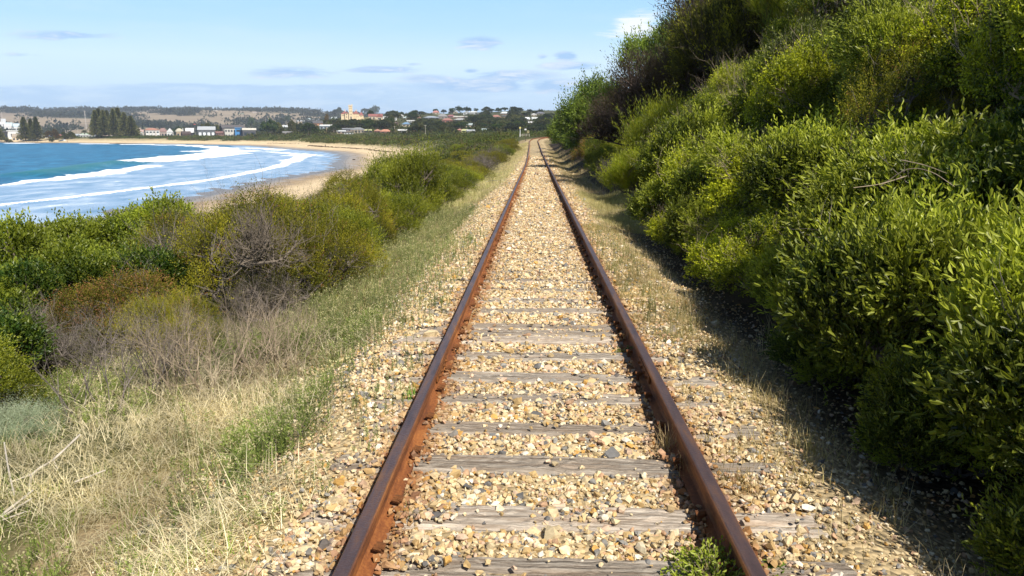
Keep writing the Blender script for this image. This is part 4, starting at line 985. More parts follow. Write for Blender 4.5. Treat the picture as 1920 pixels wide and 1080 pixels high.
tree_kind('olive', 2, 930, .12, nt=420, nl=5, K=12, L=.16, W=.09, twig=.1, pal=((.035, .040, .014), (.10, .10, .028)), upw=.3, low=.1, inner=.4)
tree_kind('umbrella', 2, 940, .75, nt=420, nl=5, K=9, L=.15, W=.10, twig=.1, pal=((.016, .028, .012), (.05, .065, .022)), flat=.45, upw=.2, low=.4, inner=.4)
tree_kind('autumn', 1, 950, .2, nt=420, nl=5, K=12, L=.16, W=.09, twig=.1, pal=((.06, .045, .02), (.14, .095, .035)), upw=.3, low=.2, inner=.4)
def tree(name, key, x, y, z, w, h, label, group=None, cat='tree'):
    cm, tm, th = TR[key][random.randrange(len(TR[key]))]
    e = empty(name, label, cat, (x, y, z), random.uniform(0, 6.28), group, (w/1.8, w/1.8, h/th))
    obj('crown', cm, e); obj('trunk', tm, e); return e
def tree_px(name, key, px, top, wpx, label, base=None, D=None, group=None):
    if D is None: g = on_ray(px, base)
    else: g = at_d(px, D)
    zt = CAM[2]+px_dir(px, top)[2]*g[1]
    return tree(name, key, g[0], g[1], g[2]-.2, wpx/F*g[1], max(3., zt-g[2]), label, group)
def norfolk_mesh(seed):
    rng = np.random.default_rng(seed); segs = [((0, 0, -.02), (0, 0, .5), .018, .012), ((0, 0, .5), (0, 0, 1), .012, .002)]; LPs, LDs, Ls = [], [], []
    for t in np.linspace(.10, .985, 30):
        R_ = (.44*(1-t)**.95+.012)*rng.uniform(.82, 1.08); nb = 9
        for a in np.arange(nb)/nb*6.283+rng.uniform(0, 6.28):
            r = R_*rng.uniform(.75, 1.1); d = np.array([math.cos(a), math.sin(a), .10]); p = np.array([0, 0, t])
            segs.append((p, p+d*r, .004, .0015))
            q = rng.uniform(.25, 1.05, 9)[:, None]; LPs.append(p+d*r*q+rng.normal(0, .008, (9, 3))); LDs.append(d*1.0+rng.normal(0, .35, (9, 3))+[0, 0, .25]); Ls += [.06]*9
    LP = np.vstack(LPs); V, Q, k = leaves(rng, LP, np.vstack(LDs), np.array(Ls)*rng.uniform(.7, 1.3, len(LP)), .034)
    t = rng.random((len(LP), 1)); c = np.array((.028, .040, .014))*(1-t)+np.array((.19, .18, .055))*t
    TV, TQ = tubes(segs, 5)
    return new_mesh('pine_crown', V, quads=Q, cols=np.repeat(c, k, 0), mat=M_crown), new_mesh('pine_trunk', TV, quads=TQ, mat=M_bark_dark)
NP = [norfolk_mesh(i) for i in (1, 2, 3)]
def pine(px, top, wpx, D, label, group):
    g = at_d(px, D); zt = CAM[2]+px_dir(px, top)[2]*D; h = zt-g[2]; w = wpx/F*D/.62
    a = NP[random.randrange(3)]; e = empty('pine_tree', label, 'pine tree', (g[0], g[1], g[2]-.2), random.uniform(0, 6), group, (w, w, h))
    obj('crown', a[0], e); obj('trunk', a[1], e)
gA = 'tall pines of the big clump on the foreshore'
for (px, top, w, D, lab) in [(181, 207.5, 25, 742, 'leftmost tall dark pine of the big foreshore clump'), (188, 204, 24, 752, 'pointed second pine of the big foreshore clump'), (196, 207, 24, 742, 'third pine from the left in the big foreshore clump'),
    (203, 207.5, 24, 756, 'pine in the left middle of the big foreshore clump'), (215, 204.5, 26, 744, 'central pine of the big foreshore clump'), (224, 203, 26, 752, 'tallest pine of the big foreshore clump'), (235, 211, 26, 742, 'second pine from the right in the big foreshore clump'), (247, 217.5, 27, 740, 'lowest and rightmost pine of the big foreshore clump')]: pine(px, top, w, D, lab, gA)
for (px, top, w, D, lab) in [(46, 220, 24, 742, 'left and broadest pine of the group of three'), (59, 223, 20, 752, 'middle pine of the group of three'), (69, 219.5, 22, 742, 'right pine of the group of three'), (-4, 232, 22, 740, 'pine cut by the left edge of the photo')]: pine(px, top, w, D, lab, None)
tree_px('conifer', 'round', 507, 220, 30, 'broad dark conifer standing on the dune behind the beach', D=700)
tree_px('conifer', 'olive', 524, 228, 22, 'lighter tree touching the broad dark conifer', D=706)
def scrub_mass(name, label, cat, P, Rr, Hh, nleaf, Lf, cols, seed, m=M_crown):
    """mounds of leaf-sized faces"""
    rng = np.random.default_rng(seed); n = len(P)
    d = unit(rng.normal(0, 1, (n, nleaf, 3))); d[..., 2] = np.abs(d[..., 2]); rr = rng.uniform(.7, 1.05, (n, nleaf, 1))*(1+.2*np.sin(5*np.arctan2(d[..., 1:2], d[..., 0:1])+rng.uniform(0, 6, (n, 1, 1))))
    LP = P[:, None]+d*rr*np.stack([Rr, Rr, Hh], 1)[:, None]; LD = d+rng.normal(0, .6, d.shape)+[0, 0, .3]
    Ls = (Lf[:, None]*rng.uniform(.6, 1.3, (n, nleaf))).ravel()
    V, Q, k = leaves(rng, LP.reshape(-1, 3), LD.reshape(-1, 3), Ls, Ls*.6)
    c = np.repeat(cols, nleaf, 0)*rng.uniform(.6, 1.35, (n*nleaf, 1))
    return stuff(obj(name, new_mesh(name, V, quads=Q, cols=np.repeat(c, k, 0), mat=m)), label, cat)
WH, CR, DK, GY, BR = (.72, .72, .70), (.62, .50, .34), (.05, .05, .055), (.25, .26, .27), (.28, .14, .09)
RED, ORG, TIN, BLU, GRN, DRK = (.38, .09, .07), (.48, .17, .08), (.55, .58, .60), (.10, .28, .50), (.30, .45, .30), (.10, .10, .11)
YEL, TAN, TEAL = (.55, .55, .12), (.45, .33, .20), (.45, .60, .62)
H_ = [
 ('long white hall with dark left end on the foreshore, left of the three pines', 11, 36, 244.5, 259, WH, WH, 'flat', 770, .08, 1),
 ('low building with a tan roof in front of the white hall', 20, 37, 251, 259, CR, TAN, 'skew', 755, .4, 3),
 ('dark framed shelter at the far left edge by the cut-off pine', 1, 10, 246, 259, DK, DRK, 'flat', 765, .1, 2),
 ('long low white building behind the group of three pines', 40, 82, 254.5, 259, WH, WH, 'flat', 775, .15, 7),
 ('small building with a bright blue roof right of the three pines', 82, 93, 255, 259, WH, BLU, 'skew', 768, .4, 2),
 ('red brick house under the autumn trees on the foreshore', 98, 112, 252, 259, BR, RED, 'gable', 800, .4, 3),
 ('second red brick house, right of the one under the autumn trees', 114, 128, 253, 259, BR, BR, 'gable', 800, .4, 3),
 ('grey-blue roofed house left of the tall mast', 140, 150, 251, 257, GY, (.35, .42, .48), 'gable', 820, .5, 2),
 ('green roofed house at the foot of the tall mast', 151, 163, 250, 256.5, CR, GRN, 'gable', 820, .5, 2),
 ('long low white shed left of the big pine clump', 145, 174, 256, 260, WH, WH, 'flat', 765, .2, 6),
 ('cream building seen between the trunks of the big pine clump', 190, 206, 255.5, 260, CR, TAN, 'gable', 790, .35, 3),
 ('pale house half hidden behind the right side of the big pine clump', 262, 270, 243, 256, WH, (.5, .3, .25), 'gable', 790, .3, 2),
 ('two-storey white house with an orange tiled roof right of the big pine clump', 269, 293, 240, 256, WH, ORG, 'hip', 770, .22, 4),
 ('house with a dull pink roof beside the orange tiled one', 296, 311, 240, 252, (.45, .35, .30), (.33, .16, .13), 'hip', 790, .4, 3),
 ('white gable-fronted house in the foreshore row', 311, 322, 240, 253, WH, WH, 'front', 785, .45, 2),
 ('house with a rounded cream awning roof on the foreshore', 328, 340, 240.5, 255, TAN, (.72, .62, .38), 'curve', 770, .35, 2),
 ('dark brown hut below two white chimneys', 339, 354, 246, 256, (.12, .07, .05), (.10, .06, .05), 'gable', 765, .4, 2),
 ('house with one steep white sloping roof left of the grey gabled house', 347, 360, 240, 253, DK, WH, 'skew', 775, .5, 1),
 ('dark grey gabled house with white windows behind the dune', 369, 399, 237, 253.5, (.13, .14, .15), (.40, .43, .46), 'gable', 755, .32, 4),
 ('red-brown pergola hut between the grey house and the cafe', 403, 420, 246, 254, (.25, .12, .08), (.28, .11, .08), 'skew', 755, .3, 4),
 ('black and cream beach cafe with a dark upper storey', 420, 440, 238.5, 254, (.60, .56, .48), DRK, 'flat', 755, .1, 4),
 ('wide dark roofed building rising behind the cafe', 411, 452, 234, 252, (.20, .17, .15), (.12, .10, .10), 'gable', 785, .3, 4),
 ('narrow building painted bright blue beside the cafe', 440, 451, 239, 253, (.03, .26, .62), (.03, .26, .62), 'flat', 750, .05, 1),
 ('long dark building with a flat cream roof right of the blue one', 451, 475, 240, 251, (.09, .09, .10), (.75, .68, .54), 'flat', 745, .22, 2),
 ('dark verandah house half hidden under trees right of the conifer', 529, 545, 246, 252, (.10, .09, .10), (.20, .19, .19), 'gable', 690, .4, 3),
 ('white gabled house above the trees right of the conifer', 525, 548, 234.5, 241, WH, TIN, 'gable', None, .55, 3),
 ('pale long-roofed house on the lower hill', 554, 569, 225.5, 231, TAN, TIN, 'skew', None, .4, 3),
 ('small teal and white house on the hill left of the orange walled one', 573, 583, 221.5, 227.5, WH, TEAL, 'hip', None, .5, 2),
 ('orange walled house with a dark gabled roof', 586, 603, 226, 236, (.55, .25, .12), DRK, 'gable', None, .5, 2),
 ('white flat-roofed modern house above the palm', 599, 620, 233.5, 241.5, (.30, .36, .42), WH, 'skew', None, .3, 3),
 ('big house with a rounded green-grey roof left of the castle-like house', 616, 635, 219, 225.5, TAN, (.38, .46, .42), 'hip', None, .6, 3),
 ('grey roofed cottages above the orange walled house', 584, 598, 222, 227, GY, (.38, .38, .40), 'hip', None, .5, 2),
 ('white-roofed cottage left of the grey-roofed seafront houses', 631, 646, 245, 254, (.42, .30, .22), (.70, .73, .75), 'skew', 640, .3, 2),
 ('brown roofed low house in front of the big grey-roofed one', 645, 661, 246, 253, WH, (.20, .15, .12), 'hip', 632, .45, 3),
 ('left wing of the grey-roofed seafront houses with a white window', 641, 660, 240, 250, (.20, .20, .24), (.20, .21, .24), 'gable', 668, .4, 2),
 ('big grey-roofed seafront house with a verandah', 658, 682, 239, 252, (.42, .34, .26), (.23, .24, .26), 'hip', 640, .38, 4),
 ('low house with a yellow-green roof right of the big grey-roofed one', 682, 696, 242.5, 250, (.10, .09, .07), YEL, 'skew', 640, .35, 2),
 ('house with an orange tiled hipped roof above the heath', 701, 713, 241.8, 248, BR, ORG, 'hip', 645, .6, 2),
 ('wider house with a bright orange tiled roof above the heath', 712, 732, 242.3, 248, BR, (.60, .19, .07), 'hip', 640, .6, 2),
 ('long white flat-roofed shed above the heath', 746, 762, 243.3, 248, GY, WH, 'flat', 650, .4, 3),
 ('cream house with a bright blue roof on the hillside', 754, 768, 229, 237.5, CR, BLU, 'hip', None, .45, 2),
 ('brown brick house left of the blue-roofed one', 736, 745, 228.5, 234, BR, (.18, .10, .08), 'hip', None, .4, 2),
 ('small white shed on the grass right of the gabled hall', 736, 743, 221, 225.5, WH, WH, 'flat', None, .15, 1),
 ('white box-like outbuilding touching the gabled hall', 717, 726, 218, 223.5, WH, WH, 'flat', None, .1, 1),
 ('small white gabled house on the skyline beyond the castle-like house', 748, 756, 214.5, 220, WH, WH, 'front', None, .5, 1),
 ('teal-roofed bungalow below the skyline', 756, 767, 218.5, 223.5, CR, TEAL, 'hip', None, .5, 2),
 ('row house with pale roof left half of the pair on the hillside', 763, 771, 226, 230, WH, WH, 'flat', None, .3, 2),
 ('row house with pale roof right half of the pair on the hillside', 772, 781, 226, 230, TAN, WH, 'flat', None, .3, 2),
 ('small orange and cream house among trees on the hill', 783, 788, 218.5, 223, (.60, .35, .2), ORG, 'hip', None, .4, 1),
 ('wide house with shining dark solar roof', 794, 821, 217.5, 223.5, (.16, .15, .16), (.30, .36, .46), 'hip', None, .5, 4),
 ('cream house with a bright red roof on the skyline', 811, 823, 207.5, 214, CR, (.60, .16, .12), 'hip', None, .5, 2),
 ('grey-brown roofed house right of the solar roof', 820, 838, 213.5, 223, (.30, .24, .2), (.26, .25, .25), 'hip', None, .5, 3),
 ('cream house on the skyline under two round trees', 841, 857, 206.5, 212.5, CR, (.42, .40, .38), 'hip', None, .5, 3),
 ('dark red house with maroon roof on the hill', 838, 853, 215, 220.5, (.35, .12, .12), (.35, .09, .10), 'hip', None, .5, 3),
 ('red brick house with cream porch lower on the hill', 829, 848, 221.5, 230, (.40, .14, .09), (.42, .13, .09), 'hip', None, .45, 3),
 ('long white-roofed building across the hill', 850, 875, 217.5, 222, BR, (.66, .60, .52), 'flat', None, .45, 4),
 ('grey roofed house under the long white-roofed one', 851, 873, 221.5, 227.5, BR, (.36, .37, .37), 'hip', None, .55, 3),
 ('white house left of the pair under the skyline trees', 869, 881, 208.5, 215.5, WH, (.5, .5, .48), 'front', None, .4, 2),
 ('bright white house of the pair under the skyline trees', 881, 893, 208.5, 214.5, WH, WH, 'skew', None, .3, 3),
 ('grey flat-roofed house right of the bright white one', 892, 903, 210.5, 216, (.5, .45, .4), GY, 'flat', None, .35, 2),
 ('house with a long brick-red roof and a cream wing', 922, 938, 215.5, 222, CR, (.50, .16, .10), 'hip', None, .5, 2),
 ('pale teal-roofed house on the skyline', 938, 953, 209.5, 215, BR, (.60, .68, .70), 'hip', None, .55, 3),
 ('dark roofed house right of the brick-red one', 940, 952, 215.5, 221, (.4, .25, .16), DRK, 'hip', None, .5, 2),
 ('tiny orange house in the trees under the right of the skyline', 976, 980, 213, 218, ORG, ORG, 'hip', None, .4, 1),
 ('bright white leaning-roof house on the right of the hill', 983, 992.5, 219.5, 226, WH, (.78, .82, .84), 'skew', None, .5, 1),
 ('bright white long house at the right end of the hill', 997, 1008, 219.8, 225, WH, (.80, .84, .84), 'flat', None, .5, 2),
 ('cream house above the bright white long one', 996, 1005, 212.5, 218, CR, WH, 'front', None, .4, 2),
 ('dark roofed house at the right end of the skyline', 1005, 1021, 209.5, 216, CR, (.14, .15, .2), 'hip', None, .5, 3),
 ('white roof glimpsed low in the trees above the sign posts', 990, 998, 229, 233, WH, WH, 'skew', None, .5, 1),
 ('small house with an orange roof just above the heath', 857, 866, 242, 247, (.5, .25, .15), (.55, .18, .12), 'hip', None, .5, 1),
 ('small yellow-roofed shed just above the heath', 866, 875, 243.5, 248, YEL, YEL, 'skew', None, .5, 1),
 ('grey-blue roofed house just above the heath', 875, 889, 244, 249, GY, (.35, .38, .42), 'gable', None, .5, 2),
 ('small white and teal house at the edge of the heath', 904, 911, 241.5, 247, WH, TEAL, 'skew', None, .4, 1),
 ('cream house half hidden by a bright round tree', 874, 890, 231, 240, TAN, (.33, .42, .42), 'gable', None, .4, 2),
 ('white porch house above the small white and teal one', 913, 921, 235.5, 241, WH, WH, 'front', None, .4, 1),
 ('yellow-roofed farmhouse on the far hill', 370, 384, 212.8, 216.5, CR, (.62, .50, .20), 'gable', 3000, .5, 2),
 ('white farmhouse on the far hill, right of the yellow-roofed one', 400, 409, 211.5, 215, WH, WH, 'gable', 3050, .4, 2),
 ('green-roofed farm shed on the far hill', 449, 458, 219.5, 221.5, GRN, GRN, 'flat', 2700, .3, 1),
 ('pink-roofed farmhouse on the far hill', 475, 482, 216.5, 219, WH, (.6, .4, .35), 'gable', 2800, .5, 1),
 ('white farmhouse far up the hill left of the tall mast', 152, 158, 209.5, 212, WH, WH, 'gable', 3200, .4, 1),
 ('white houses on the far slope behind the left pine, upper one', 4, 11, 222.5, 227, WH, TIN, 'gable', 1800, .4, 2),
 ('white house on the far slope, left-hand lower one', -2, 9, 228, 231.5, WH, WH, 'flat', 1700, .3, 3),
 ('wide white house in the middle of the far slope cluster', 11, 22, 229.5, 232.5, WH, TEAL, 'gable', 1650, .4, 3),
 ('pale house at the lower left of the far slope cluster', 7, 18, 233, 236.5, WH, WH, 'flat', 1600, .3, 3),
 ('blue-roofed white house of the far slope cluster', 25, 36, 231.5, 236, WH, (.45, .62, .75), 'gable', 1650, .4, 3),
]
def clear_of_houses(x, y, h, wpad=0.):
    pxs = upx(x, y); top = HZ-F*(H(x, y)+h-CAM[2])/y; bot = HZ-F*(H(x, y)-CAM[2])/y; ok = np.ones(len(x), bool)
    for b in H_: ok &= ~((pxs > b[1]-2-wpad) & (pxs < b[2]+2+wpad) & (top < b[4]-.6) & (bot > b[3]))
    ok &= ~((pxs > 638) & (pxs < 722) & (top < 223.5) & (bot > 205)); return ok
def scatter_land():
    rng = np.random.default_rng(5)
    # heath between beach and track
    D = 1/rng.uniform(1/620, 1/95, 9000); u = rng.uniform(-.62, .02, 9000); x = u*D; y = D
    s = sdist(x, y); px = np.interp(y, PC[:, 1], PC[:, 0]); lim = np.where(y < 190, px-5.5, np.where(y < 230, -7, 60))
    k = (s > 37+3*wob(x, y, 9, 2)) & (x < lim) & ~((np.abs(y-212) < 7) & (x > -8)); x, y = x[k], y[k]; n = len(x)
    r = (.55+.0052*y)*rng.uniform(.7, 1.5, n); pal = np.array([(.085, .105, .022), (.115, .125, .026), (.060, .078, .020), (.13, .12, .045), (.10, .075, .040), (.075, .11, .022)])
    z = H(x, y); z += rng.uniform(-.3, .1, n)*r
    scrub_mass('heath', 'dense olive green heath between the beach and the distant rails', 'heath', np.stack([x, y, z], 1), r, r*rng.uniform(.5, .85, n), 46, .14*r+.08, pal[rng.choice(6, n, p=[.27, .2, .25, .1, .08, .1])], 1)
    # foredune scrub behind the far beach
    pts_ = []
    for a, b in zip(SHORE[9:-2], SHORE[10:-1]):
        L = np.linalg.norm(b-a); m = int(L*6.5); t = rng.random(m); nrm = unit(np.array([(b-a)[1], -(b-a)[0]])); 
        off = rng.uniform(37, 66, m); pts_.append(a+(b-a)*t[:, None]+nrm*off[:, None])
    Q_ = np.vstack(pts_); sd_ = sdist(Q_[:, 0], Q_[:, 1]); Q_ = Q_[(sd_ > 36+8*(upx(Q_[:, 0], Q_[:, 1]) < 320)) & (Q_[:, 1] > 380)]; n = len(Q_); u = upx(Q_[:, 0], Q_[:, 1])
    k = (rng.random(n) < np.interp(u, [-50, 230, 280, 700], [.35, .5, 1, 1])); Q_ = Q_[k]; n = len(Q_); u = u[k]
    r = rng.uniform(1.4, 3.4, n)*np.interp(u, [100, 300], [.6, 1]); z = H(Q_[:, 0], Q_[:, 1])-.3
    scrub_mass('dune_scrub', 'green scrub along the foredune behind the far beach', 'scrub', np.stack([Q_[:, 0], Q_[:, 1], z], 1), r, r*.62, 34, .3*r, pal[rng.choice(6, n, p=[.25, .15, .3, .1, .1, .1])]*.85, 2)
    # far hills: bushland
    y = rng.uniform(1400, 4000, 16000); u = rng.uniform(-.78, .03, 16000); x = u*y
    w2 = wob(x, y, 130, 7)+.5*wob(x, y, 47, 1); ridge = smooth(3350, 3600, y)
    k = (w2 > .26) | (rng.random(16000) < .03) | ((ridge > .5) & (rng.random(16000) < .38) & (wob(x, y, 300, 2) > -.5)); x, y = x[k], y[k]; n = len(x)
    r = rng.uniform(7, 16, n); z = H(x, y)
    scrub_mass('far_bushland', 'dark bushland patches and tree lines on the far hills', 'woodland', np.stack([x, y, z], 1), r, r*rng.uniform(.5, .9, n), 20, .55*r, np.array([(.045, .052, .028)])*rng.uniform(.7, 1.3, (n, 1)), 3)
    # undergrowth on the town hill
    y = rng.uniform(600, 1330, 9000); pxs = rng.uniform(470, 1100, 9000); u = (pxs-VX)/F; x = u*y
    k = (sdist(x, y) > 45) & ~((pxs > 625) & (pxs < 760) & (y > 815) & (y < 925)) & (rng.random(9000) < .75); x, y = x[k], y[k]; r = rng.uniform(2, 5, len(x)); A_ = H(x, y)-CAM[2]+r*.6; k = clear_of_houses(x, y, r*.6-.3) & (HZ-F*A_/y > 213.5); x, y, r = x[k], y[k], r[k]; n = len(x); z = H(x, y)-.3
    scrub_mass('hill_undergrowth', 'grey-green garden and bush growth covering the town hill', 'undergrowth', np.stack([x, y, z], 1), r, r*rng.uniform(.45, .7, n), 22, .4*r, pal[rng.choice(6, n)]*rng.uniform(.4, .8, (n, 1)), 4)
    # town flat behind the foreshore
    y = rng.uniform(790, 1400, 2200); pxs = rng.uniform(-60, 520, 2200); x = (pxs-VX)/F*y; k = rng.random(2200) < .8; x, y = x[k], y[k]; n = len(x)
    r = rng.uniform(2.5, 5, n); k = clear_of_houses(x, y, r*.5-.3); x, y, r = x[k], y[k], r[k]; n = len(x); z = H(x, y)-.3
    scrub_mass('town_greenery', 'low garden greenery behind the foreshore houses', 'undergrowth', np.stack([x, y, z], 1), r, r*.5, 22, .4*r, pal[rng.choice(6, n)]*rng.uniform(.4, .8, (n, 1)), 6)
scatter_land()

# ---------------------------------------------------------------- buildings
def box_mesh(name, x0, x1, y0, y1, z0, z1, m):
    V = [(x, y, z) for z in (z0, z1) for x, y in ((x0, y0), (x1, y0), (x1, y1), (x0, y1))]
    return new_mesh(name, V, faces=[(3, 2, 1, 0), (4, 5, 6, 7), (0, 1, 5, 4), (1, 2, 6, 5), (2, 3, 7, 6), (3, 0, 4, 7)], mat=m)
def roof_mesh(w, d, z, h, kind, m, ov=.5):
    a, b = w/2+ov, d/2+ov; t = .15
    base = [(-a, -b, z), (a, -b, z), (a, b, z), (-a, b, z), (-a, -b, z-t), (a, -b, z-t), (a, b, z-t), (-a, b, z-t)]
    side = [(4, 5, 1, 0), (5, 6, 2, 1), (6, 7, 3, 2), (7, 4, 0, 3), (7, 6, 5, 4)]
    if kind == 'flat': V = base[:]; V = [(x, y, zz+(h if zz == z else 0)) for x, y, zz in V]; f = side+[(0, 1, 2, 3)]
    elif kind == 'gable': V = base+[(-a, 0, z+h), (a, 0, z+h)]; f = side+[(0, 1, 9, 8), (2, 3, 8, 9), (3, 0, 8), (1, 2, 9)]
    elif kind == 'front': V = base+[(0, -b, z+h), (0, b, z+h)]; f = side+[(0, 8, 9, 3), (1, 2, 9, 8), (0, 1, 8), (2, 3, 9)]
    elif kind == 'skew': V = base[:]; V[2] = (a, b, z+h); V[3] = (-a, b, z+h); f = side+[(0, 1, 2, 3)]
    elif kind == 'curve':
        V = base[:]; n = 8; 
        for i in range(1, n): 
            x = -a+2*a*i/n; zz = z+h*math.sin(math.pi*i/n); V += [(x, -b, zz), (x, b, zz)]
        L = [0]+[8+2*i for i in range(n-1)]+[1]; Bk = [3]+[9+2*i for i in range(n-1)]+[2]
        f = side+[(L[i], L[i+1], Bk[i+1], Bk[i]) for i in range(n)]+[tuple(L), tuple(Bk[::-1])]
    else:
        r = max(0, a-b); V = base+[(-r, 0, z+h), (r, 0, z+h)]; f = side+[(0, 1, 9, 8), (2, 3, 8, 9), (3, 0, 8), (1, 2, 9)]
    return new_mesh('roof', V, faces=f, mat=m)
def house(label, x0, x1, top, base, wall, roof, kind='hip', D=None, roofk=.42, nw=3, name='house', win=GLASS, group=None, storeys=1, turn=0., post=None, cat='house'):
    px = (x0+x1)/2; g = on_ray(px, base) if D is None else at_d(px, D)
    D = g[1]; w = (x1-x0)/F*D; zt = CAM[2]+px_dir(px, top)[2]*D
    ht = max(2.6, zt-g[2]); hw = ht*(1-roofk); hr = ht*roofk; d = max(5., w*.6)
    face = math.atan2(-(g[0]-CAM[0]), D)+turn
    e = empty(name, label, cat, (g[0], g[1]+d*.5, g[2]), face, group)
    obj('wall', box_mesh('wall', -w/2, w/2, -d/2, d/2, -3, hw, wallmat(wall)), e)
    obj('roof', roof_mesh(w, d, hw+.02, hr, kind, wallmat(roof, 'roof'), .45), e)
    for st in range(storeys):
        zz = hw/storeys*(st+.35)
        for i in range(nw):
            cx = -w/2+w*(i+.5)/nw; ww = w/nw*.28; hh = hw/storeys*.22
            wn = obj('window', box_mesh('window', cx-ww, cx+ww, -d/2-.08, -d/2+.05, zz-hh*.6, zz+hh*1.3, win), e)
    if post:
        for i in range(5):
            cx = -w/2+w*i/4; obj('post', box_mesh('post', cx-.12, cx+.12, -d/2-1.2, -d/2-.96, -.5, hw, wallmat(post)), e)
    return e
LITW = flat_mat('pale_window', (.75, .78, .80), .3, .1, 1)
for (lab, x0, x1, top, base, wl, rf, kind, D, rk, nw) in H_:
    storeys = 2 if ('two-storey' in lab or 'cafe' in lab) else 1
    house(lab, x0, x1, top, base, wl, rf, kind, D, rk, nw, win=LITW if 'white windows' in lab else GLASS, storeys=storeys, turn=random.uniform(-.25, .25), post=(CR if 'verandah' in lab or 'two-storey' in lab else None))

def castle():
    px = 660; g = at_d(px, 862); D = g[1]; m2 = D/F
    face = math.atan2(-(g[0]-CAM[0]), D)
    base_z = g[2]; top = lambda py: CAM[2]+px_dir(px, py)[2]*D-base_z
    e = empty('castle_house', 'cream stone castle-like mansion with a battlemented tower and red roofs on the hill', 'mansion', (g[0], g[1], base_z), face)
    stone = flat_mat('cream_stone', (.62, .49, .32), .85, .15, .5); red = wallmat(RED, 'roof')
    X = lambda p: (p-px)*m2
    def wing(a, b, t, d0, d1, rt, kind='hip'):
        obj('wall', box_mesh('wall', X(a), X(b), d0, d1, -4, top(t), stone), e)
        w = X(b)-X(a); rm = roof_mesh(w, d1-d0, top(t)+.02, top(rt)-top(t), kind, red, .3)
        r = obj('roof', rm, e, ((X(a)+X(b))/2, (d0+d1)/2, 0)); return r
    wing(641.5, 655.4, 213.5, 1, 13, 207.8); wing(662.6, 674, 213, .5, 13, 207.0); wing(674, 682, 216, 2, 13, 209)
    wing(648.5, 654.5, 212.5, -1.2, 3, 209.5, 'front')
    tw = obj('tower', box_mesh('tower', X(655.6), X(662.4), -3, 2.2, -4, top(199.5), stone), e)
    obj('cornice', box_mesh('cornice', X(655.1), X(662.9), -3.4, 2.6, top(199.5)+.01, top(198.3), stone), tw)
    n = 4; w = X(662.9)-X(655.1)
    for i in range(n):
        for yy in (-3.4, 2.2): obj('merlon', box_mesh('merlon', X(655.1)+w*(i+.12)/n, X(655.1)+w*(i+.78)/n, yy, yy+.4, top(198.3)+.01, top(196.8), stone), tw)
    obj('turret', box_mesh('turret', X(661.2), X(662.5), .8, 2.0, top(198.3)+.01, top(195.3), stone), tw)
    def win(cx, cy, ww, hh, yy, parent=e): obj('window', box_mesh('window', X(cx-ww/2), X(cx+ww/2), yy-.1, yy+.05, top(cy+hh/2), top(cy-hh/2), GLASS), parent)
    for cy in (203.5, 208.8, 214.5):
        for cx in (657.9, 660.2): win(cx, cy, .9, 1.7, -3, tw)
    obj('door', box_mesh('door', X(658.2), X(660.4), -3.12, -2.95, 0, top(218.6), wallmat((.06, .07, .10))), tw)
    for cx in (665, 668.5, 672):
        for cy in (214.8, 219): win(cx, cy, 1.0, 1.7, .5)
    for cx in (643.6, 646.2): win(cx, 216.5, 1, 2, 1)
    win(651.5, 215, 1.6, 2, -1.2); win(651.5, 219.5, 1.6, 2, -1.2)
    for cx in (676, 679): win(cx, 218.5, 1.1, 1.6, 2)
    for cx in (648.2, 669.5): obj('chimney', box_mesh('chimney', X(cx-.6), X(cx+.6), 7, 8.2, top(210), top(205), stone), e)
castle()
house('cream gabled hall with red roof right of the castle-like house', 691, 716, 213.5, 224, CR, RED, 'gable', 860, .45, 4, name='hall')
house('tall cream gable end facing the bay at the right of the red-roofed hall', 706, 717, 213, 224, CR, RED, 'front', 850, .5, 1, name='hall')

# poles, masts, chimneys, fences, vehicles
def pole(name, label, px, top, base_py=None, D=None, r=.12, m=None, cat='pole', arms=0, group=None):
    g = at_d(px, D) if D else on_ray(px, base_py); h = CAM[2]+px_dir(px, top)[2]*g[1]-g[2]
    m = m or M_bark_pale; segs = [((0, 0, -.5), (0, 0, h), r, r*.7)]
    e = empty(name, label, cat, g, 0, group); V, Q = tubes(segs, 8); obj('post', new_mesh('post', V, quads=Q, mat=m), e)
    for i in range(arms):
        V, Q = tubes([((-1.1, 0, h-.5-i*.9), (1.1, 0, h-.5-i*.9), .08, .08)], 5); obj('crossarm', new_mesh('crossarm', V, quads=Q, mat=m), e)
    return e, g, h
def lattice(label, px, top, D, w):
    g = at_d(px, D); h = CAM[2]+px_dir(px, top)[2]*D-g[2]; segs = []; st = flat_mat('galvanised_steel', (.50, .46, .44), .6, .1, 1)
    e = empty('radio_mast', label, 'mast', g); c = [(w*math.cos(a), w*math.sin(a)) for a in (0, 2.09, 4.19)]
    for i in range(3): segs.append(((c[i][0], c[i][1], -.5), (c[i][0], c[i][1], h), .07, .07))
    z = 0
    while z < h-3:
        for i in range(3): a, b = c[i], c[(i+1) % 3]; segs.append(((a[0], a[1], z), (b[0], b[1], z+3), .045, .045))
        z += 3
    V, Q = tubes(segs, 4); obj('lattice', new_mesh('lattice', V, quads=Q, mat=st), e)
    for zz in (h-1, h*.82, h*.66): V, Q = tubes([((-1.5, 0, zz), (1.5, 0, zz), .08, .08)], 4); obj('antenna', new_mesh('antenna', V, quads=Q, mat=st), e)
lattice('tall pale lattice radio mast left of the big pine clump', 162.5, 207, 830, .42)
lattice('slim pale mast at the far left on the hill slope', 7, 210.5, 1750, .7)
PC_ = flat_mat('timber_pole', (.42, .30, .22), .9, .2, 3)
pole('light_pole', 'plain tan pole at the left corner of the orange-roofed house', 269.3, 246, D=735, r=.28, m=PC_)
pole('light_pole', 'plain tan pole right of the orange-roofed house', 290.7, 244, D=735, r=.28, m=PC_)
pole('power_pole', 'tan timber power pole left of the palm tree', 612.6, 238.5, D=640, r=.26, m=PC_, arms=1)
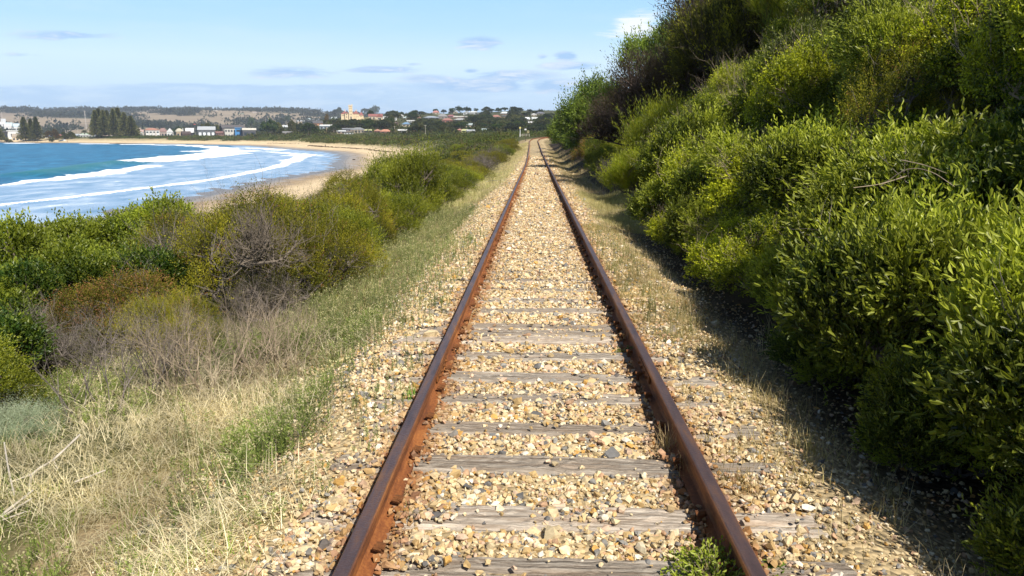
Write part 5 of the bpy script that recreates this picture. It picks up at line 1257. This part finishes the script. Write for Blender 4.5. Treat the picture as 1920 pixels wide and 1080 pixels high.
pole('power_pole', 'grey power pole with a crossarm on the heath below the blue-roofed house', 797.6, 234, D=560, r=.14, arms=1)
pole('power_pole', 'slim power pole on the left below the far slope houses', 146, 239, D=860, r=.2, arms=1)
pole('power_pole', 'power pole in the trees under the blue-roofed house', 740, 236, D=650, r=.12, arms=1)
for px, lab in ((343.2, 'left one of two white chimney flues above the dark brown hut'), (347.8, 'right one of two white chimney flues above the dark brown hut')):
    e, g, h = pole('chimney_flue', lab, px, 240.3, D=772, r=.55, m=wallmat(WH), cat='chimney')
def umbrella(px, top, D, label, c):
    e, g, h = pole('beach_umbrella', label, px, top, D=D, r=.06, cat='umbrella'); n = 8; V = [(0, 0, h+.3)]+[(1.6*math.cos(i/n*6.283), 1.6*math.sin(i/n*6.283), h-.3) for i in range(n)]
    me = new_mesh('canopy', V, faces=[(0, 1+i, 1+(i+1) % n) for i in range(n)], mat=wallmat(c)); obj('canopy', me, e)
umbrella(366, 233, 760, 'small red umbrella-shaped sail on a pole beside the grey gabled house', (.7, .08, .08))
def car(px, D, label, c, L=4.5):
    g = at_d(px, D); e = empty('parked_car', label, 'car', g, math.atan2(-(g[0]-CAM[0]), D)+random.uniform(-.3, .3)); m = flat_mat('car_paint', c, .3, .05, 1, 0, .6)
    prof = [(-.5, .3), (-.5, .75), (-.42, .85), (-.30, .9), (-.2, 1.38), (.22, 1.42), (.38, .95), (.48, .82), (.5, .55), (.5, .3)]; V = []
    for y, k in ((-.88, .96), (-.7, 1), (.7, 1), (.88, .96)):
        for a, b in prof: V.append((a*L, y*(1 if b < 1 else .8), b*k))
    n = len(prof); f = [(r*n+i, r*n+(i+1) % n, (r+1)*n+(i+1) % n, (r+1)*n+i) for r in range(3) for i in range(n)]+[tuple(range(n))[::-1], tuple(range(3*n, 4*n))]
    obj('body', new_mesh('body', V, faces=f, mat=m), e)
    obj('window', new_mesh('window', [(-.24*L, -.86, .92), (.30*L, -.86, .92), (.2*L, -.76, 1.32), (-.18*L, -.76, 1.32), (-.24*L, -.84, .92), (.30*L, -.84, .92), (.2*L, -.74, 1.32), (-.18*L, -.74, 1.32)], faces=[(0, 1, 2, 3), (7, 6, 5, 4), (0, 4, 5, 1), (2, 6, 7, 3)], mat=GLASS), e)
    for sx in (-.32, .32):
        for sy in (-.8, .8): V, Q = tubes([((sx*L, sy-.1, .32), (sx*L, sy+.1, .32), .32, .32)], 12); V2 = np.vstack([V, [(sx*L, sy-.1, .32), (sx*L, sy+.1, .32)]]); T = [(24, (i+1) % 12, i) for i in range(12)]+[(25, 12+i, 12+(i+1) % 12) for i in range(12)]; obj('wheel', new_mesh('wheel', V2, quads=Q, tris=T, mat=wallmat((.03, .03, .03))), e)
car(112.5, 733, 'dark parked car on the foreshore below the autumn trees', (.04, .05, .06)); car(117.5, 736, 'white parked car on the foreshore below the autumn trees', (.7, .72, .72)); car(257, 745, 'white van parked right of the big pine clump', (.8, .82, .82), 5.2)
car(678, 812, 'white truck parked on the grass below the castle-like house', (.8, .8, .78), 6)
# distant palms
def palm(px, top, D, label, w):
    rng = np.random.default_rng(int(px)); g = at_d(px, D); h = CAM[2]+px_dir(px, top)[2]*D-g[2]; e = empty('palm_tree', label, 'palm tree', g)
    V, Q = tubes([((0, 0, -.4), (0, 0, h*.7), .45, .35)], 8); obj('trunk', new_mesh('trunk', V, quads=Q, mat=M_bark), e)
    LP, LD = [], []
    for i in range(46):
        a, el = rng.uniform(0, 6.28), rng.uniform(-.2, 1.3); p = np.array([0, 0, h*.7]); d = np.array([math.cos(a)*math.cos(el), math.sin(a)*math.cos(el), math.sin(el)])
        for s in range(7): p = p+d*w/7; d[2] -= .16; LP += [p.copy(), p.copy()]; LD += [d+rng.normal(0, .5, 3)-[0, 0, .2], d+rng.normal(0, .5, 3)-[0, 0, .2]]
    V, Q, k = leaves(rng, np.array(LP), np.array(LD), w*.3, w*.06); obj('crown', new_mesh('crown', V, quads=Q, cols=np.tile([[.05, .06, .03]], (len(V), 1)), mat=M_crown), e)
palm(625.5, 237, 640, 'palm tree with a straw-coloured trunk left of the white-roofed cottage', 3.8); palm(158, 243, 800, 'small palm left of the big pine clump under the tall mast', 3.2)
# trees of the town
sky = [(702, 196, 19, 'round', 218, 'big round-headed green tree on the skyline right of the castle-like house'), (688, 202, 18, 'umbrella', 218, 'dark spreading tree between the castle-like house and the gabled hall'), (694, 205, 14, 'round', 219, 'dark tree under the left side of the big round-headed one'),
 (634, 203.5, 17, 'umbrella', 220, 'flat-topped dark tree left of the castle-like house'), (637, 199, 7, 'umbrella', 219, 'tall thin flat-topped tree left of the castle-like house'), (646, 210, 9, 'umbrella', 222.5, 'small dark tree in front of the left wing of the castle-like house'), (622, 208.5, 22, 'gum', 216, 'dark tree mass on the skyline left of the flat-topped trees'),
 (727, 208, 9, 'gum', 217, 'skyline tree first right of the gabled hall'), (743, 206.8, 7, 'round', 217, 'small ball-shaped skyline tree right of the gabled hall'), (753, 208.3, 10, 'round', 216, 'rounded skyline tree behind the small white gabled house'), (775, 206.3, 9, 'gum', 215, 'pointed skyline tree in the middle of the hill'),
 (790, 207.8, 16, 'gum', 215, 'broad low skyline tree left of the red-roofed house'), (817, 203, 10, 'round', 213, 'round skyline tree directly above the bright red roof'), (832, 204.5, 10, 'gum', 213, 'loose skyline tree right of the bright red roof'),
 (847, 201.5, 13, 'round', 212, 'skyline tree above the cream house, left one'), (861, 197.3, 14, 'round', 212, 'tall dome-shaped skyline tree, left of a matching pair'), (876, 199, 14, 'round', 212, 'dome-shaped skyline tree, right of a matching pair'), (893, 202, 9, 'round', 211, 'small round skyline tree after the matching pair'),
 (912, 199, 16, 'gum', 212, 'broad dark skyline tree right of the small round one'), (922, 203, 12, 'gum', 212, 'lower skyline tree right of the broad dark one'), (934, 200.5, 11, 'round', 212, 'skyline tree left of the pale teal roof'), (947, 200.3, 12, 'umbrella', 211, 'leaning skyline tree above the pale teal roof'),
 (970, 198.7, 27, 'gum', 213, 'widest skyline tree near the right end of the hill'), (994, 204, 11, 'gum', 213, 'skyline tree above the cream house at the right'), (1015, 203.8, 10, 'round', 212, 'last round skyline tree before the dark trees'), (1003, 207, 12, 'gum', 214, 'low tree behind the right end houses'),
 (879, 236, 14, 'round', 246, 'bright round tree low on the hill above the heath'), (832, 234, 22, 'olive', 249, 'bright olive tree at the edge of the heath'), (850, 240, 20, 'gum', 250, 'greyish tree beside the bright olive one at the heath edge'), (812, 236, 18, 'gum', 249, 'grey-brown tree at the left of the bright olive one'),
 (613, 212, 9, 'autumn', 232, 'leafless brown poplar-like tree below the green-grey roof'), (628, 222, 17, 'gum', 234, 'dark round tree in front of the green-grey roof'), (627, 232, 22, 'round', 247, 'green tree behind the palm tree'), (472, 217.5, 15, 'round', 247, 'tall dark tree above the long cream-roofed building'), (482, 226, 18, 'gum', 250, 'tree left of the broad conifer'),
 (541, 211.5, 9, 'round', 235, 'dark pointed tree on the lower skyline above the white gabled house'), (525, 221, 19, 'gum', 240, 'bluish tree above the conifer'), (548, 222, 14, 'olive', 252, 'column-like olive tree right of the conifer'), (577, 227, 30, 'round', 252, 'largest dark tree in the middle of the lower hill'), (560, 228, 14, 'gum', 250, 'tree left of the largest dark one'),
 (396, 228, 24, 'olive', 252, 'rounded yellow-green tree behind the grey gabled house'), (408, 232, 18, 'olive', 252, 'low tree right of the rounded yellow-green one'), (380, 231, 16, 'olive', 251, 'tree behind the left of the grey gabled house'), (333, 235, 20, 'round', 252, 'dark tree behind the rounded cream awning'), (345, 237, 12, 'olive', 252, 'tree behind the two white flues'),
 (92, 243.5, 17, 'autumn', 258, 'brown autumn tree above the bright blue roof'), (104, 240, 15, 'autumn', 258, 'tallest brown autumn tree on the foreshore'), (107, 250, 10, 'autumn', 259, 'small reddish tree in front of the tallest autumn one'), (120, 246, 14, 'olive', 258, 'olive tree right of the autumn trees'), (133, 245.5, 13, 'olive', 258, 'olive tree at the right end of the autumn row'),
 (96, 254.5, 9, 'olive', 261, 'round bush on the dune below the autumn trees'), (14, 259, 12, 'olive', 263, 'round green bush on the beach edge below the white hall')]
for (px, top, w, k, base, lab) in sky:
    D = 748 if (px < 420 and base > 255) else (790 if px < 420 else None)
    if px in (96, 14): D = 728
    tree_px('town_tree', k, px, top, w, lab, base=base, D=D)
rt = np.random.default_rng(99)
zones = [(480, 560, 215, 224, 12, 'small dark tree on the lower skyline left of the castle-like house'), (500, 640, 224, 250, 62, 'dark green tree among houses on the lower hill left of the castle house'), (560, 640, 216, 224, 10, 'dark tree near the skyline left of the castle-like house'),
         (640, 760, 229, 246, 58, 'olive green tree on the slope below the castle-like house'), (720, 800, 218, 230, 22, 'dark tree below the skyline right of the gabled hall'), (760, 860, 226, 248, 44, 'grey-green tree on the middle slope below the solar roof'), (800, 910, 217, 233, 24, 'dark tree between the houses right of the solar roof'), (860, 1030, 224, 249, 70, 'grey-green gum tree on the right slope above the heath'), (900, 1030, 217, 230, 28, 'dark tree between the houses near the right end of the skyline')]
cells = [((h[1]+h[2])/2, h[3], h[4], (h[2]-h[1])/2) for h in H_ if h[4] > 205]
for (a, b, t0, t1, n, lab) in zones:
    for i in range(n):
        for _ in range(12):
            px, py = rt.uniform(a, b), rt.uniform(t0, t1); g = on_ray(px, py); w = rt.uniform(8, 15); h = rt.uniform(5, 9)*(1.15 if py < 225 else 1)
            hp = h/g[1]*F; wp = w/g[1]*F/2
            # keep the tree off the house fronts
            if all(not (abs(px-c[0]) < c[3]+wp*.55 and py-hp < c[2]-1 and py > c[1]) for c in cells): break
        else: continue
        if 641 < px < 720 and py-hp < 222: continue
        kd = ['gum', 'gum', 'gum', 'olive', 'round'][rt.integers(5)]; base = lab.split(' tree', 1)[1]
        l2 = {'gum': 'loose-crowned', 'olive': 'olive', 'round': 'round dark'}[kd]+' tree'+base+', '+('left' if px < a+(b-a)/3 else 'middle' if px < a+2*(b-a)/3 else 'right')+(' upper' if py < (t0+t1)/2 else ' lower')
        tree('town_tree', kd, g[0], g[1], g[2]-.3, w, h, l2, 'trees'+base)

# walkers on the beach
def person(px, D, h, label, top_c, leg_c, stride=.25):
    g = at_d(px, D); k = h/1.75; s = stride
    e = empty('person', label, 'person', g, random.uniform(-.6, .6))
    me = bpy.data.meshes.new('body')
    J = [(0, 0, .95, .13), (0, 0, 1.15, .14), (0, 0, 1.38, .16), (0, 0, 1.50, .06), (0, -.02, 1.63, .095), (0, -.02, 1.74, .07),
         (-.19, 0, 1.40, .06), (-.24, .08, 1.12, .045), (-.22, -.04, .88, .035), (.19, 0, 1.40, .06), (.24, -.08, 1.12, .045), (.22, -.18, .90, .035),
         (-.10, 0, .88, .10), (-.11, -s*.5, .48, .07), (-.11, -s*.6, .07, .045), (-.11, -s*.6-.16, .03, .035), (.10, 0, .88, .10), (.11, s*.3, .48, .07), (.11, s, .09, .045), (.11, s-.16, .03, .035)]
    E = [(0, 1), (1, 2), (2, 3), (3, 4), (4, 5), (2, 6), (6, 7), (7, 8), (2, 9), (9, 10), (10, 11), (0, 12), (12, 13), (13, 14), (14, 15), (0, 16), (16, 17), (17, 18), (18, 19)]
    me.from_pydata([(a*k, b*k, c*k) for a, b, c, r in J], E, []); o = obj('body', me, e)
    md = o.modifiers.new('skin', 'SKIN')
    for v, j in zip(me.skin_vertices[0].data, J): v.radius = (j[3]*k, j[3]*k)
    me.skin_vertices[0].data[0].use_root = True
    o.modifiers.new('smooth', 'SUBSURF').levels = 1; o.modifiers['smooth'].render_levels = 1
    m, n, b = mat('clothed_figure', .8, .2); sp = n.n.new('ShaderNodeSeparateXYZ'); n.put(sp.inputs[0], ocoord(n))
    z = n.math('DIVIDE', sp.outputs[2], k*2)
    cr = n.ramp(z, [(0, (.05, .04, .04)), (.05, leg_c), (.475, top_c), (.755, (.5, .33, .24)), (.84, (.07, .05, .035))]); cr.node.color_ramp.interpolation = 'CONSTANT'
    n.put(b.inputs['Base Color'], cr); me.materials.append(m)
person(422.5, 655, 1.75, 'left one of two dark-clothed walkers on the far beach', (.03, .03, .05), (.03, .03, .04)); person(426.3, 657, 1.7, 'right one of two dark-clothed walkers on the far beach', (.05, .03, .04), (.03, .03, .04))
person(608.6, 470, 1.75, 'lone dark-clothed walker on the sand near the curve of the bay', (.04, .05, .04), (.04, .04, .05)); person(312.5, 700, 1.7, 'walker in reddish clothes on the far beach below the foreshore houses', (.35, .08, .06), (.30, .10, .08)); person(124.5, 715, 1.7, 'walker on the far sand below the autumn trees', (.35, .15, .12), (.1, .06, .05))

# signs at the far end of the straight track
def board(e, w, h, z, c, d=.04, name='sign_plate', y=-.06): return obj(name, box_mesh(name, -w/2, w/2, y-d, y, z, z+h, wallmat(c)), e)
e, g, h = pole('sign_post', 'white post with a yellow disc at the end of the straight track', 975.2, 240, D=208, r=.11, m=wallmat(WH), cat='sign')
n = 14; V = [(0.26*math.cos(i/n*6.283), yy, h+.05+.26*math.sin(i/n*6.283)) for yy in (-.15, -.2) for i in range(n)]
obj('disc', new_mesh('disc', V, faces=[tuple(range(n)), tuple(range(2*n-1, n-1, -1))]+[(i, (i+1) % n, n+(i+1) % n, n+i) for i in range(n)], mat=wallmat((.75, .65, .12))), e)
e, g, h = pole('sign_post', 'rusty post with a small white plate beside the distant curve', 985.3, 241.2, D=168, r=.06, m=M_bark_dark, cat='sign'); board(e, .42, .30, h-.32, WH)
e, g, h = pole('sign_post', 'low post with a small yellow and dark sign, right of the white plate', 990.3, 244.6, D=205, r=.07, m=M_bark_dark, cat='sign'); board(e, .5, .55, h-.6, (.6, .5, .2)); board(e, .22, .3, h-.45, DK, .03, 'sign_panel', -.12)
g0, g1 = at_d(974, 211), at_d(992.5, 211); e = empty('barrier_fence', 'low grey rail fence behind the far sign posts', 'fence', g0, 0)
L = g1[0]-g0[0]
for zz in (.45, .75): V, Q = tubes([((0, 0, zz), (L, 0, zz+g1[2]-g0[2]), .05, .05)], 6); obj('fence_rail', new_mesh('fence_rail', V, quads=Q, mat=M_bark_pale), e)
for i in range(4): V, Q = tubes([((L*i/3, .08, -.3), (L*i/3, .08, .9), .06, .06)], 6); obj('post', new_mesh('post', V, quads=Q, mat=M_bark_pale), e)

# driftwood and wrack on the sand
for (px, py, w, lab) in [(663.5, 300, 1.0, 'small dark piece of driftwood on the near sand'), (735, 272.5, 1.6, 'dark log at the top of the beach by the heath')]:
    d = px_dir(px, py); D = 260. if py > 290 else 300.
    g = on_ray(px, py, 120, 700); V, Q = tubes([((-w/2, 0, .15), (w/2, .2, .22), .22, .16)], 7); tag(obj('driftwood', new_mesh('driftwood', V, quads=Q, mat=M_bark_dark), None, g), lab, 'driftwood')
def wrack():
    rng = np.random.default_rng(3); P = []
    for (a, b, py0, py1, n) in [(578, 605, 273.5, 275, 160), (600, 690, 275, 280, 160), (690, 735, 281, 286, 60), (500, 560, 269, 270, 60)]:
        for i in range(n):
            t = rng.random(); px = a+(b-a)*t; py = py0+(py1-py0)*t+rng.normal(0, .35); g = on_ray(px, py, 120, 900); P.append(g)
    P = np.array(P); r = np.full(len(P), .35); scrub_mass('seaweed', 'dark seaweed wrack lines on the sand', 'seaweed', P, r*1.6, r*.3, 10, r, np.tile([[.12, .085, .05]], (len(P), 1)), 8)
wrack()

# ---------------------------------------------------------------- air
V = [(x, y, z) for z in (-2, 190) for x, y in ((-6900, -60), (3600, -60), (3600, 9600), (-6900, 9600))]
hz = new_mesh('haze', V, faces=[(3, 2, 1, 0), (4, 5, 6, 7), (0, 1, 5, 4), (1, 2, 6, 5), (2, 3, 7, 6), (3, 0, 4, 7)])
hm = bpy.data.materials.new('haze'); hm.use_nodes = True; t = hm.node_tree; t.nodes.clear(); o = t.nodes.new('ShaderNodeOutputMaterial'); pv = t.nodes.new('ShaderNodeVolumePrincipled')
pv.inputs['Color'].default_value = (.72, .82, 1, 1); pv.inputs['Density'].default_value = .00009; pv.inputs['Anisotropy'].default_value = .1; t.links.new(pv.outputs[0], o.inputs['Volume']); hz.materials.append(hm)
if True:
    ho = obj('haze', hz); stuff(ho, 'thin bluish air over the far hills', 'haze')
